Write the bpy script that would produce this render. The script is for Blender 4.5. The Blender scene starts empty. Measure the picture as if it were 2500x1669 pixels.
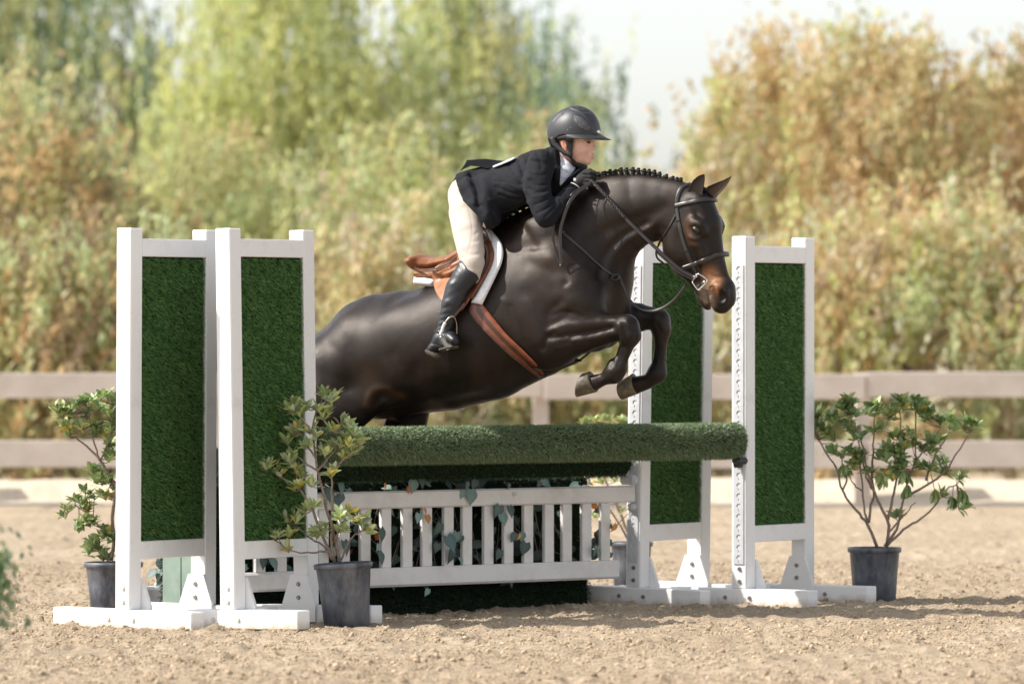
import bpy, math, random
import numpy as np
from mathutils import Vector, Matrix
from mathutils.bvhtree import BVHTree
R = math.radians
rnd = random.Random(7)
rng = np.random.default_rng(7)
SC = bpy.context.scene
COL = SC.collection
# ------------------------------------------------------------------ camera, sky, sun
FPX, CX, HORIZ, HC = 13889.0, 1250.0, 820.0, 1.363     # focal length and horizon in photo pixels, eye height
cam = bpy.data.cameras.new('camera'); camo = bpy.data.objects.new('camera', cam); COL.objects.link(camo)
camo.location = (0, 0, HC); camo.rotation_euler = (R(90), 0, 0)
cam.lens = 200; cam.sensor_width = 36; cam.sensor_fit = 'HORIZONTAL'
cam.shift_y = -(834.5 - HORIZ) / 2500.0
cam.clip_start = 0.5; cam.clip_end = 3000
cam.dof.use_dof = True; cam.dof.focus_distance = 27.0; cam.dof.aperture_fstop = 2.8
SC.camera = camo
SUN_EL, SUN_AZ = R(45), R(7)        # azimuth: degrees from -X towards the camera (-Y)
sdir = Vector((-math.cos(SUN_AZ) * math.cos(SUN_EL), -math.sin(SUN_AZ) * math.cos(SUN_EL), math.sin(SUN_EL)))
world = bpy.data.worlds.new('World'); SC.world = world; world.use_nodes = True
wn = world.node_tree; wn.nodes.clear()
wo = wn.nodes.new('ShaderNodeOutputWorld'); wb = wn.nodes.new('ShaderNodeBackground')
sk = wn.nodes.new('ShaderNodeTexSky'); sk.sky_type = 'NISHITA'; sk.sun_disc = False
sk.sun_elevation = SUN_EL; sk.sun_rotation = math.atan2(sdir.x, sdir.y)
sk.air_density = 1.0; sk.dust_density = 1.5; sk.ozone_density = 1.0; sk.altitude = 0
hs = wn.nodes.new('ShaderNodeHueSaturation'); hs.inputs['Saturation'].default_value = 0.32
wn.links.new(sk.outputs[0], hs.inputs['Color']); wn.links.new(hs.outputs[0], wb.inputs['Color'])
wb.inputs['Strength'].default_value = 0.15
wn.links.new(wb.outputs[0], wo.inputs['Surface'])
sun = bpy.data.lights.new('sun', 'SUN'); suno = bpy.data.objects.new('sun', sun); COL.objects.link(suno)
sun.energy = 4.2; sun.angle = R(0.5); sun.color = (1.0, 0.94, 0.86)
suno.rotation_euler = sdir.to_track_quat('Z', 'Y').to_euler(); suno.location = sdir * 50
SC.view_settings.view_transform = 'Standard'; SC.view_settings.look = 'None'
SC.view_settings.gamma = 1; SC.view_settings.exposure = 0.70; SC.view_settings.use_curve_mapping = False
SC.render.engine = 'CYCLES'
SC.cycles.use_denoising = True
SC.cycles.max_bounces = 6; SC.cycles.transparent_max_bounces = 8
SC.cycles.use_adaptive_sampling = False

# ------------------------------------------------------------------ helpers
def tag(o, label=None, cat=None, group=None, kind=None):
    if label: o['label'] = label
    if cat: o['category'] = cat
    if group: o['group'] = group
    if kind: o['kind'] = kind
    return o
def empty(name, loc=(0, 0, 0), label=None, cat=None, group=None, rz=0):
    o = bpy.data.objects.new(name, None); COL.objects.link(o); o.location = loc; o.rotation_euler = (0, 0, rz)
    o.empty_display_size = 0.1
    return tag(o, label, cat, group)
def raw_mesh(name, V, F, mat=None, smooth=False, col=None, mats=None, midx=None):
    me = bpy.data.meshes.new(name)
    V = np.asarray(V, dtype=np.float32).reshape(-1, 3)
    if isinstance(F, np.ndarray):
        n, k = F.shape
        me.vertices.add(len(V)); me.vertices.foreach_set('co', V.ravel())
        me.loops.add(n * k); me.loops.foreach_set('vertex_index', F.astype(np.int32).ravel())
        me.polygons.add(n); me.polygons.foreach_set('loop_start', np.arange(0, n * k, k, dtype=np.int32))
        me.update(calc_edges=True)
    else:
        me.from_pydata(V.tolist(), [], F)
    if smooth: me.polygons.foreach_set('use_smooth', np.ones(len(me.polygons), dtype=bool))
    if col is not None:
        a = me.color_attributes.new('tint', 'FLOAT_COLOR', 'POINT')
        c = np.ones((len(V), 4), dtype=np.float32); c[:, :3] = col
        a.data.foreach_set('color', c.ravel())
    if mat: me.materials.append(mat)
    if mats:
        for m in mats: me.materials.append(m)
        me.polygons.foreach_set('material_index', np.asarray(midx, dtype=np.int32))
    me.update()
    return me
def ob(name, me, parent=None, loc=None, rot=None):
    o = bpy.data.objects.new(name, me); COL.objects.link(o)
    if parent: o.parent = parent
    if loc is not None: o.location = loc
    if rot is not None: o.rotation_euler = rot
    return o
def wob(name, V, F, mat, parent=None, **k):
    """object from world-space vertices, made local to an unrotated parent"""
    V = np.asarray(V, dtype=np.float64).reshape(-1, 3)
    if parent is not None:
        p = parent; off = np.zeros(3)
        while p is not None: off += np.array(p.location); p = p.parent
        return ob(name, raw_mesh(name, V - off, F, mat, **k), parent)
    c = V.mean(0); c[2] = V[:, 2].min()
    return ob(name, raw_mesh(name, V - c, F, mat, **k), None, tuple(c))
def copy_tree(o, parent=None):
    c = o.copy(); COL.objects.link(c); c.parent = parent
    for ch in [x for x in bpy.data.objects if x.parent == o]: copy_tree(ch, c)
    return c
class MB:
    """collects shapes into one mesh"""
    def __init__(s): s.V = []; s.F = []; s.n = 0
    def add(s, V, F):
        s.V.extend([tuple(v) for v in V]); s.F.extend([tuple(i + s.n for i in f) for f in F]); s.n += len(V); return s
    def box(s, c, d, rz=0, bev=0.0, M=None):
        x, y, z = d[0] / 2, d[1] / 2, d[2] / 2
        b = min(bev, x * .9, y * .9, z * .9)
        cr, sr = math.cos(rz), math.sin(rz)
        vs = []
        if b <= 0:
            for k in (-z, z):
                for i, j in ((-x, -y), (x, -y), (x, y), (-x, y)): vs.append((i, j, k))
            fs = [(3, 2, 1, 0), (4, 5, 6, 7), (0, 1, 5, 4), (1, 2, 6, 5), (2, 3, 7, 6), (3, 0, 4, 7)]
        else:
            for k, e in ((-z, b), (-z + b, 0), (z - b, 0), (z, b)):
                q = b if e == 0 else b
                X, Y = x - e, y - e
                if e == 0:
                    ring = [(-X + b, -Y), (X - b, -Y), (X, -Y + b), (X, Y - b), (X - b, Y), (-X + b, Y), (-X, Y - b), (-X, -Y + b)]
                else:
                    ring = [(-X, -Y), (X, -Y), (X, -Y), (X, Y), (X, Y), (-X, Y), (-X, Y), (-X, -Y)]
                vs += [(i, j, k) for i, j in ring]
            fs = []
            for L in range(3):
                for i in range(8):
                    j = (i + 1) % 8
                    fs.append((L * 8 + i, L * 8 + j, L * 8 + 8 + j, L * 8 + 8 + i))
            fs.append(tuple(range(7, -1, -1))); fs.append(tuple(range(24, 32)))
        out = []
        for p in vs:
            q = (p[0] * cr - p[1] * sr + c[0], p[0] * sr + p[1] * cr + c[1], p[2] + c[2])
            if M is not None: q = tuple(M @ Vector(q))
            out.append(q)
        return s.add(out, fs)
    def cyl(s, a, b, r0, r1=None, n=12, cap=True):
        r1 = r0 if r1 is None else r1
        a, b = Vector(a), Vector(b); d = (b - a).normalized()
        u = d.orthogonal().normalized(); v = d.cross(u)
        vs = [a + (u * math.cos(t) + v * math.sin(t)) * r0 for t in [2 * math.pi * i / n for i in range(n)]]
        vs += [b + (u * math.cos(t) + v * math.sin(t)) * r1 for t in [2 * math.pi * i / n for i in range(n)]]
        fs = [(i, (i + 1) % n, n + (i + 1) % n, n + i) for i in range(n)]
        if cap: fs += [tuple(range(n - 1, -1, -1)), tuple(range(n, 2 * n))]
        return s.add(vs, fs)
    def tube(s, pts, rs, n=8, flat=None):
        """round (or flattened) tube along 3-D points"""
        P = [Vector(p) for p in pts]
        if not hasattr(rs, '__len__'): rs = [rs] * len(P)
        vs, fs = [], []
        pu = None
        for i, p in enumerate(P):
            t = (P[min(i + 1, len(P) - 1)] - P[max(i - 1, 0)]).normalized()
            if pu is None: pu = t.orthogonal().normalized()
            u = (pu - t * pu.dot(t)).normalized(); pu = u; v = t.cross(u)
            for k in range(n):
                a = 2 * math.pi * k / n
                vs.append(p + (u * math.cos(a) + v * math.sin(a)) * rs[i])
        for i in range(len(P) - 1):
            for k in range(n):
                fs.append((i * n + k, i * n + (k + 1) % n, (i + 1) * n + (k + 1) % n, (i + 1) * n + k))
        fs.append(tuple(range(n - 1, -1, -1))); fs.append(tuple((len(P) - 1) * n + k for k in range(n)))
        return s.add(vs, fs)
    def prism(s, poly, f0, f1):
        """poly: 2-D points; f0/f1 map a 2-D point to the two 3-D caps"""
        n = len(poly)
        vs = [f0(p) for p in poly] + [f1(p) for p in poly]
        fs = [tuple(range(n - 1, -1, -1)), tuple(range(n, 2 * n))] + [(i, (i + 1) % n, n + (i + 1) % n, n + i) for i in range(n)]
        return s.add(vs, fs)
    def mesh(s, name, mat, smooth=False): return raw_mesh(name, s.V, s.F, mat, smooth)
    def build(s, name, mat, parent=None, smooth=False): return ob(name, s.mesh(name, mat, smooth), parent)
    def wbuild(s, name, mat, parent=None, smooth=False): return wob(name, s.V, s.F, mat, parent, smooth=smooth)
def spline(pts, n):
    """Catmull-Rom through points of any dimension"""
    P = np.asarray(pts, dtype=float)
    if len(P) < 3:
        t = np.linspace(0, 1, n)[:, None]; return P[0] * (1 - t) + P[-1] * t
    seg = np.linalg.norm(np.diff(P[:, :2], axis=0), axis=1); s = np.concatenate([[0], np.cumsum(seg)])
    q = np.linspace(0, s[-1], n); out = []
    E = np.vstack([2 * P[0] - P[1], P, 2 * P[-1] - P[-2]])
    for x in q:
        i = min(np.searchsorted(s, x, 'right') - 1, len(P) - 2); t = (x - s[i]) / max(s[i + 1] - s[i], 1e-9)
        a, b, c, d = E[i], E[i + 1], E[i + 2], E[i + 3]
        out.append(.5 * (2 * b + (c - a) * t + (2 * a - 5 * b + 4 * c - d) * t * t + (3 * b - a - 3 * c + d) * t ** 3))
    return np.array(out)
def at(px, py, Y):
    """world point seen at photo pixel (px, py) at distance Y"""
    return np.array(((px - CX) / FPX * Y, Y, HC - (py - HORIZ) / FPX * Y))
def vnoise(x, y, seed=0):
    """2-D value noise in 0..1"""
    x = np.asarray(x); y = np.asarray(y)
    xi = np.floor(x).astype(np.int64); yi = np.floor(y).astype(np.int64); fx = x - xi; fy = y - yi
    def h(a, b):
        n = (a * 374761393 + b * 668265263 + seed * 144665) & 0xffffffff
        n = ((n ^ (n >> 13)) * 1274126177) & 0xffffffff
        return ((n ^ (n >> 16)) & 0xffff) / 65535.0
    fx = fx * fx * (3 - 2 * fx); fy = fy * fy * (3 - 2 * fy)
    return (h(xi, yi) * (1 - fx) + h(xi + 1, yi) * fx) * (1 - fy) + (h(xi, yi + 1) * (1 - fx) + h(xi + 1, yi + 1) * fx) * fy

def pick(cols, ws, n):
    i = rng.choice(len(cols), n, p=np.array(ws) / sum(ws)); return np.array(cols)[i]
# ------------------------------------------------------------------ materials
class NT:
    def __init__(s, name):
        s.m = bpy.data.materials.new(name); s.m.use_nodes = True; s.t = s.m.node_tree
        s.b = s.t.nodes['Principled BSDF']; s.o = s.t.nodes['Material Output']
        s._c = None
    def n(s, ty, **kw):
        x = s.t.nodes.new(ty)
        for k, v in kw.items():
            if k.startswith('i_'): x.inputs[k[2:].replace('_', ' ')].default_value = v
            else: setattr(x, k, v)
        return x
    def l(s, a, b): s.t.links.new(a, b)
    def coord(s, kind='Object', scale=(1, 1, 1)):
        tc = s.n('ShaderNodeTexCoord'); mp = s.n('ShaderNodeMapping'); mp.inputs['Scale'].default_value = scale
        s.l(tc.outputs[kind], mp.inputs['Vector']); return mp.outputs[0]
    def noise(s, vec, scale, detail=4, rough=.55, dist=0):
        x = s.n('ShaderNodeTexNoise'); x.inputs['Scale'].default_value = scale; x.inputs['Detail'].default_value = detail
        x.inputs['Roughness'].default_value = rough; x.inputs['Distortion'].default_value = dist
        if vec is not None: s.l(vec, x.inputs['Vector'])
        return x.outputs['Fac']
    def ramp(s, fac, stops):
        r = s.n('ShaderNodeValToRGB'); e = r.color_ramp.elements
        while len(e) < len(stops): e.new(.5)
        for k, (p, c) in enumerate(stops):
            e[k].position = p; e[k].color = (*c, 1) if len(c) == 3 else c
        s.l(fac, r.inputs[0]); return r.outputs[0]
    def mix(s, fac, a, b, mode='MIX'):
        x = s.n('ShaderNodeMix'); x.data_type = 'RGBA'; x.blend_type = mode
        for inp, v in ((x.inputs[0], fac), (x.inputs[6], a), (x.inputs[7], b)):
            if isinstance(v, (int, float)): inp.default_value = v
            elif isinstance(v, tuple): inp.default_value = (*v, 1)
            else: s.l(v, inp)
        return x.outputs[2]
    def bump(s, h, strength=.3, dist=.01, prev=None):
        x = s.n('ShaderNodeBump'); x.inputs['Strength'].default_value = strength; x.inputs['Distance'].default_value = dist
        s.l(h, x.inputs['Height'])
        if prev is not None: s.l(prev, x.inputs['Normal'])
        s.l(x.outputs[0], s.b.inputs['Normal']); return x.outputs[0]
    def base(s, v):
        if isinstance(v, tuple): s.b.inputs['Base Color'].default_value = (*v, 1)
        else: s.l(v, s.b.inputs['Base Color'])
    def set(s, **k):
        for a, v in k.items(): s.b.inputs[a.replace('_', ' ')].default_value = v
        return s
def simple(name, c1, c2=None, scale=8, rough=.6, bump=0, bscale=60, bdist=.002, metal=0, spec=.5, **kw):
    t = NT(name); v = t.coord()
    if c2: t.base(t.mix(t.ramp(t.noise(v, scale, 5), [(.35, (0, 0, 0)), (.65, (1, 1, 1))]), c1, c2))
    else: t.base(c1)
    t.set(Roughness=rough, Metallic=metal); t.b.inputs['Specular IOR Level'].default_value = spec
    if bump: t.bump(t.noise(v, bscale, 3), bump, bdist)
    for a, x in kw.items(): t.b.inputs[a.replace('_', ' ')].default_value = x
    return t.m
def leafmat(name, gloss=.5, trans=.35, vary=.35, lift=1.0):
    """leaf colour comes from the tint attribute; light passes partly through"""
    t = NT(name)
    a = t.n('ShaderNodeAttribute'); a.attribute_name = 'tint'
    hsv = t.n('ShaderNodeHueSaturation'); t.l(a.outputs['Color'], hsv.inputs['Color'])
    oi = t.n('ShaderNodeObjectInfo'); mr = t.n('ShaderNodeMapRange'); mr.inputs[3].default_value = lift * (1 - vary); mr.inputs[4].default_value = lift * (1 + vary)
    t.l(oi.outputs['Random'], mr.inputs[0]); t.l(mr.outputs[0], hsv.inputs['Value'])
    t.l(hsv.outputs[0], t.b.inputs['Base Color']); t.set(Roughness=gloss)
    tr = t.n('ShaderNodeBsdfTranslucent'); t.l(hsv.outputs[0], tr.inputs['Color'])
    mx = t.n('ShaderNodeMixShader'); mx.inputs[0].default_value = trans
    t.l(t.b.outputs[0], mx.inputs[1]); t.l(tr.outputs[0], mx.inputs[2]); t.l(mx.outputs[0], t.o.inputs['Surface'])
    return t.m
M = {}
def mat_white():
    t = NT('white_paint'); v = t.coord(); v2 = t.coord(scale=(1, 1, .35))
    dirt = t.ramp(t.noise(v, 9, 6, .65), [(.55, (0, 0, 0)), (.8, (.5, .5, .5))])
    c = t.mix(dirt, (.80, .795, .79), (.55, .51, .45))
    scuff = t.ramp(t.noise(v2, 55, 3, .7), [(.68, (0, 0, 0)), (.74, (1, 1, 1))])
    c = t.mix(t.mix(.25, (0, 0, 0), scuff), c, (.45, .40, .34))
    t.base(c); t.set(Roughness=.5); t.bump(t.noise(v, 30, 4), .15, .003); return t.m
M['white'] = mat_white()
def mat_oldwhite():
    t = NT('worn_white_paint'); v = t.coord(); v2 = t.coord(scale=(1, 1, .5))
    dirt = t.ramp(t.noise(v, 5, 7, .7), [(.45, (0, 0, 0)), (.75, (.8, .8, .8))])
    c = t.mix(dirt, (.76, .74, .72), (.55, .51, .46))
    chip = t.ramp(t.noise(v2, 38, 4, .7), [(.70, (0, 0, 0)), (.73, (1, 1, 1))])
    c = t.mix(chip, c, (.25, .20, .16)); t.base(c); t.set(Roughness=.6); t.bump(t.noise(v, 25, 4), .2, .004); return t.m
M['oldwhite'] = mat_oldwhite()
def mat_sand():
    t = NT('arena_sand'); v = t.coord(); vs = t.coord(scale=(1, .35, 1))
    a = t.ramp(t.noise(vs, 1.4, 6, .65), [(.36, (0, 0, 0)), (.62, (1, 1, 1))])
    c = t.mix(a, (.43, .340, .238), (.56, .458, .335))
    b = t.ramp(t.noise(v, 22, 6, .7), [(.42, (0, 0, 0)), (.66, (1, 1, 1))])
    c = t.mix(b, c, (.36, .275, .19))
    d = t.ramp(t.noise(v, 48, 4, .75), [(.57, (0, 0, 0)), (.68, (1, 1, 1))])
    c = t.mix(d, c, (.21, .15, .10)); t.base(c); t.set(Roughness=.95); t.b.inputs['Specular IOR Level'].default_value = .15
    n1 = t.bump(t.noise(v, 45, 6, .75), .9, .02); t.bump(t.noise(v, 190, 3, .7), .8, .005, n1); return t.m
M['sand'] = mat_sand()
def mat_clod():
    t = NT('sand_clod'); oi = t.n('ShaderNodeObjectInfo')
    t.base(t.ramp(oi.outputs['Random'], [(0, (.20, .145, .095)), (.12, (.32, .245, .165)), (.45, (.40, .31, .215)), (.85, (.45, .355, .25)), (1, (.50, .40, .285))])); t.set(Roughness=.95)
    t.b.inputs['Specular IOR Level'].default_value = .1; return t.m
M['clod'] = mat_clod()
def mat_foot():
    t = NT('white_paint_sandy'); v = t.coord(); sp = t.n('ShaderNodeSeparateXYZ'); t.l(v, sp.inputs[0])
    ad = t.n('ShaderNodeMath'); ad.operation = 'MULTIPLY_ADD'; ad.inputs[1].default_value = .11; t.l(t.noise(v, 14, 6, .7), ad.inputs[0]); t.l(sp.outputs[2], ad.inputs[2])
    d = t.ramp(ad.outputs[0], [(.058, (.85, .85, .85)), (.100, (0, 0, 0))]); c = t.mix(t.ramp(t.noise(v, 9, 6, .65), [(.55, (0, 0, 0)), (.8, (.5, .5, .5))]), (.80, .795, .79), (.55, .51, .45))
    t.base(t.mix(d, c, (.45, .36, .26))); t.set(Roughness=.55); t.bump(t.noise(v, 30, 4), .2, .003); return t.m
M['white_foot'] = mat_foot()
M['bank'] = simple('pale_sand_bank', (.60, .52, .41), (.50, .425, .33), 4, .95, .6, 20, .02, spec=.1)
M['rail'] = simple('grey_weathered_board', (.58, .51, .455), (.48, .415, .36), 3, .8, .4, 40, .004, spec=.2)
M['sleeper'] = simple('pale_board', (.80, .72, .60), (.70, .61, .49), 3, .85, .4, 30, .004, spec=.2)
M['bolt'] = simple('bolt_zinc', (.33, .31, .29), (.22, .20, .18), 300, .45, metal=.8)
M['paintbolt'] = simple('painted_bolt', (.62, .60, .55), (.5, .47, .42), 300, .5)
M['track'] = simple('track_plastic', (.62, .63, .65), (.5, .51, .53), 10, .5)
M['slot'] = simple('slot_grey_steel', (.58, .59, .61), None, 5, .6)  # plain grey floor of the keyhole openings
M['cup'] = simple('black_plastic_cup', (.02, .02, .022), (.04, .04, .04), 20, .45)
M['green_board'] = simple('green_painted_board', (.19, .255, .21), (.15, .205, .17), 12, .5, .2, 40, .003)
M['backing'] = simple('turf_backing', (.012, .02, .01), None, 5, .9, spec=.1)
M['turf'] = leafmat('turf_fibre', .40, .22, .0)
M['leaf'] = leafmat('shrub_leaf', .38, .22, .25)
M['ivy'] = leafmat('silk_ivy_leaf', .55, .15, .3)
M['far_leaf'] = leafmat('far_leaf', .55, .52, .0, 1.16)
M['bark'] = simple('shrub_bark', (.30, .235, .19), (.20, .155, .13), 60, .85, .4, 120, .003, spec=.2)
M['far_bark'] = simple('tree_bark', (.16, .12, .09), (.10, .08, .06), 8, .9, .5, 12, .02, spec=.1)
def mat_pot():
    t = NT('pot_plastic'); v = t.coord(); v2 = t.coord(scale=(1, 1, .4))
    c = t.mix(t.ramp(t.noise(v2, 14, 6, .7), [(.4, (0, 0, 0)), (.75, (1, 1, 1))]), (.042, .050, .070), (.19, .20, .22))
    c = t.mix(t.ramp(t.noise(v, 160, 2, .7), [(.7, (0, 0, 0)), (.76, (1, 1, 1))]), c, (.33, .31, .29))
    t.base(c); t.set(Roughness=.42); t.bump(t.noise(v, 40, 4), .15, .002); return t.m
M['pot'] = mat_pot()
M['soil'] = simple('pot_soil', (.05, .035, .025), (.10, .07, .05), 50, .95, .8, 90, .01, spec=.1)
# ------------------------------------------------------------------ ground
HOOVES = [(rnd.uniform(-2.6, 2.6), 22.2 + 7.5 * rnd.random() ** 1.2, rnd.uniform(.05, .085), rnd.uniform(.012, .030)) for _ in range(95)]
def gh(x, y):
    h = (vnoise(x / .9, y / .9, 1) - .5) * .018 + (vnoise(x / .30, y / .34, 2) - .5) * .013
    a = vnoise(x / .085, y / .10, 3); h = h + (np.abs(a - .5) * 2) ** 1.2 * .019
    b = vnoise(x / .036, y / .045, 4); h = h + (b - .5) * .015
    c = vnoise(x / .15, y / .17, 6); h = h + np.where(c > .74, (c - .74) * .085, 0)
    for (hx, hy, hr, hd) in HOOVES:
        dx = x - hx; dy = y - hy; r2 = (dx / hr) ** 2 + (dy / (hr * 1.5)) ** 2
        h = h - hd * np.exp(-r2 * 1.6) + hd * .55 * np.exp(-((np.sqrt(r2) - 1.35) / .38) ** 2)
    return h - .010
def gz(x, y): return float(gh(np.array([x]), np.array([y]))[0])
xs = np.concatenate([[-900, -200, -60, -20, -9, -5.2], np.linspace(-3.8, 3.8, 350), [5.2, 9, 20, 60, 200, 900]])
ys = np.concatenate([[-60, 0, 12, 18, 20.5], np.arange(21.6, 31.0, .024), np.arange(31.0, 50, .09), [52, 55, 60, 70, 90, 130, 300, 900, 2500]])
GX, GY = np.meshgrid(xs, ys, indexing='xy')
near = np.clip((50 - GY) / 3, 0, 1) * (np.abs(GX) < 4) * (GY > 20)
GZ = gh(GX, GY) * near
nx, ny = len(xs), len(ys)
idx = np.arange(nx * ny).reshape(ny, nx)
Fq = np.stack([idx[:-1, :-1], idx[:-1, 1:], idx[1:, 1:], idx[1:, :-1]], -1).reshape(-1, 4)
g = ob('ground', raw_mesh('ground', np.stack([GX, GY, GZ], -1).reshape(-1, 3), Fq, M['sand'], smooth=True))
tag(g, kind='structure')
# crumbs of sand: instanced little stones on one point mesh
NC = 190000
yy = 21.8 + (rng.random(NC) ** 1.15) * 12.5; xx = (rng.random(NC) - .5) * 2 * .104 * yy
kp = vnoise(xx / .10, yy / .16, 41) * .6 + vnoise(xx / .5, yy / .6, 42) * .4 + rng.normal(0, .08, NC) > .40; xx, yy = xx[kp], yy[kp]; NC = len(xx)
sz = .0020 + .0042 * rng.random(NC) ** 2 + .012 * rng.random(NC) ** 40
zz = gh(xx, yy) + sz * .15
me = raw_mesh('sand_clods', np.stack([xx, yy, zz], -1), [], M['clod'])
at_ = me.attributes.new('crumb_size', 'FLOAT', 'POINT'); at_.data.foreach_set('value', sz.astype(np.float32))
cl = ob('sand_clods', me); tag(cl, kind='stuff')
gn = bpy.data.node_groups.new('crumbs', 'GeometryNodeTree')
gn.interface.new_socket('Geometry', in_out='INPUT', socket_type='NodeSocketGeometry'); gn.interface.new_socket('Geometry', in_out='OUTPUT', socket_type='NodeSocketGeometry')
gi, go = gn.nodes.new('NodeGroupInput'), gn.nodes.new('NodeGroupOutput')
ico = gn.nodes.new('GeometryNodeMeshIcoSphere'); ico.inputs['Radius'].default_value = 1; ico.inputs['Subdivisions'].default_value = 1
tr_ = gn.nodes.new('GeometryNodeTransform'); tr_.inputs['Scale'].default_value = (1.25, .9, .8); gn.links.new(ico.outputs[0], tr_.inputs[0])
sm = gn.nodes.new('GeometryNodeSetMaterial'); sm.inputs['Material'].default_value = M['clod']; gn.links.new(tr_.outputs[0], sm.inputs['Geometry'])
ip = gn.nodes.new('GeometryNodeInstanceOnPoints'); na = gn.nodes.new('GeometryNodeInputNamedAttribute'); na.data_type = 'FLOAT'; na.inputs['Name'].default_value = 'crumb_size'
rv = gn.nodes.new('FunctionNodeRandomValue'); rv.data_type = 'FLOAT_VECTOR'; rv.inputs[0].default_value = (-.6, -.6, 0); rv.inputs[1].default_value = (.6, .6, 6.28)
gn.links.new(gi.outputs[0], ip.inputs['Points']); gn.links.new(sm.outputs[0], ip.inputs['Instance']); gn.links.new(na.outputs[0], ip.inputs['Scale']); gn.links.new(rv.outputs[0], ip.inputs['Rotation'])
gn.links.new(ip.outputs[0], go.inputs[0])
cl.modifiers.new('crumbs', 'NODES').node_group = gn

# ------------------------------------------------------------------ far fence: two board rails on posts, pale kick boards
FY = 45.3; S = FPX / FY
def fx(px): return (px - CX) / S
def fz(py): return HC - (py - HORIZ) / S
fence = empty('board_fence', (0, FY, 0), 'grey weathered two-rail board fence along the far side of the arena', 'fence')
post_px = [-1044, -256, 532, 1320, 2108, 2896, 3684]
for p in post_px:
    MB().box((fx(p), .13, .50), (.13, .15, 1.14), bev=.008).build('post', M['rail'], fence)
jr = [fx(p) + .02 for p in post_px]
for (za, zb) in ((910, 972), (1077, 1143)):
    for a, b in zip(jr[:-1], jr[1:]):
        w = rnd.uniform(-.012, .012)
        MB().box(((a + b) / 2, w * .5, (fz(za) + fz(zb)) / 2 + w), (b - a - .012, .045, fz(za) - fz(zb)), bev=.006).build('rail', M['rail'], fence)
bx_ = np.linspace(-60, 60, 900); prof = [(-.12, -.02), (.0, .02), (.10, .085), (.24, .17), (.40, .205), (.70, .16), (1.1, -.02)]
bv = []
for (dy, dz) in prof:
    q = vnoise(bx_ / .8, bx_ * 0 + dy * 3, 51) * .6 + vnoise(bx_ / .2, bx_ * 0 + dy * 3, 52) * .4
    bv.append(np.stack([bx_, FY + .12 + dy + (q - .5) * .06, dz * (.85 + .3 * q)], -1))
bi = np.arange(len(prof) * 900).reshape(len(prof), 900)
bank = ob('sand_bank', raw_mesh('sand_bank', np.array(bv).reshape(-1, 3), np.stack([bi[:-1, :-1], bi[:-1, 1:], bi[1:, 1:], bi[1:, :-1]], -1).reshape(-1, 4), M['bank'], smooth=True)); tag(bank, kind='structure')

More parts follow.
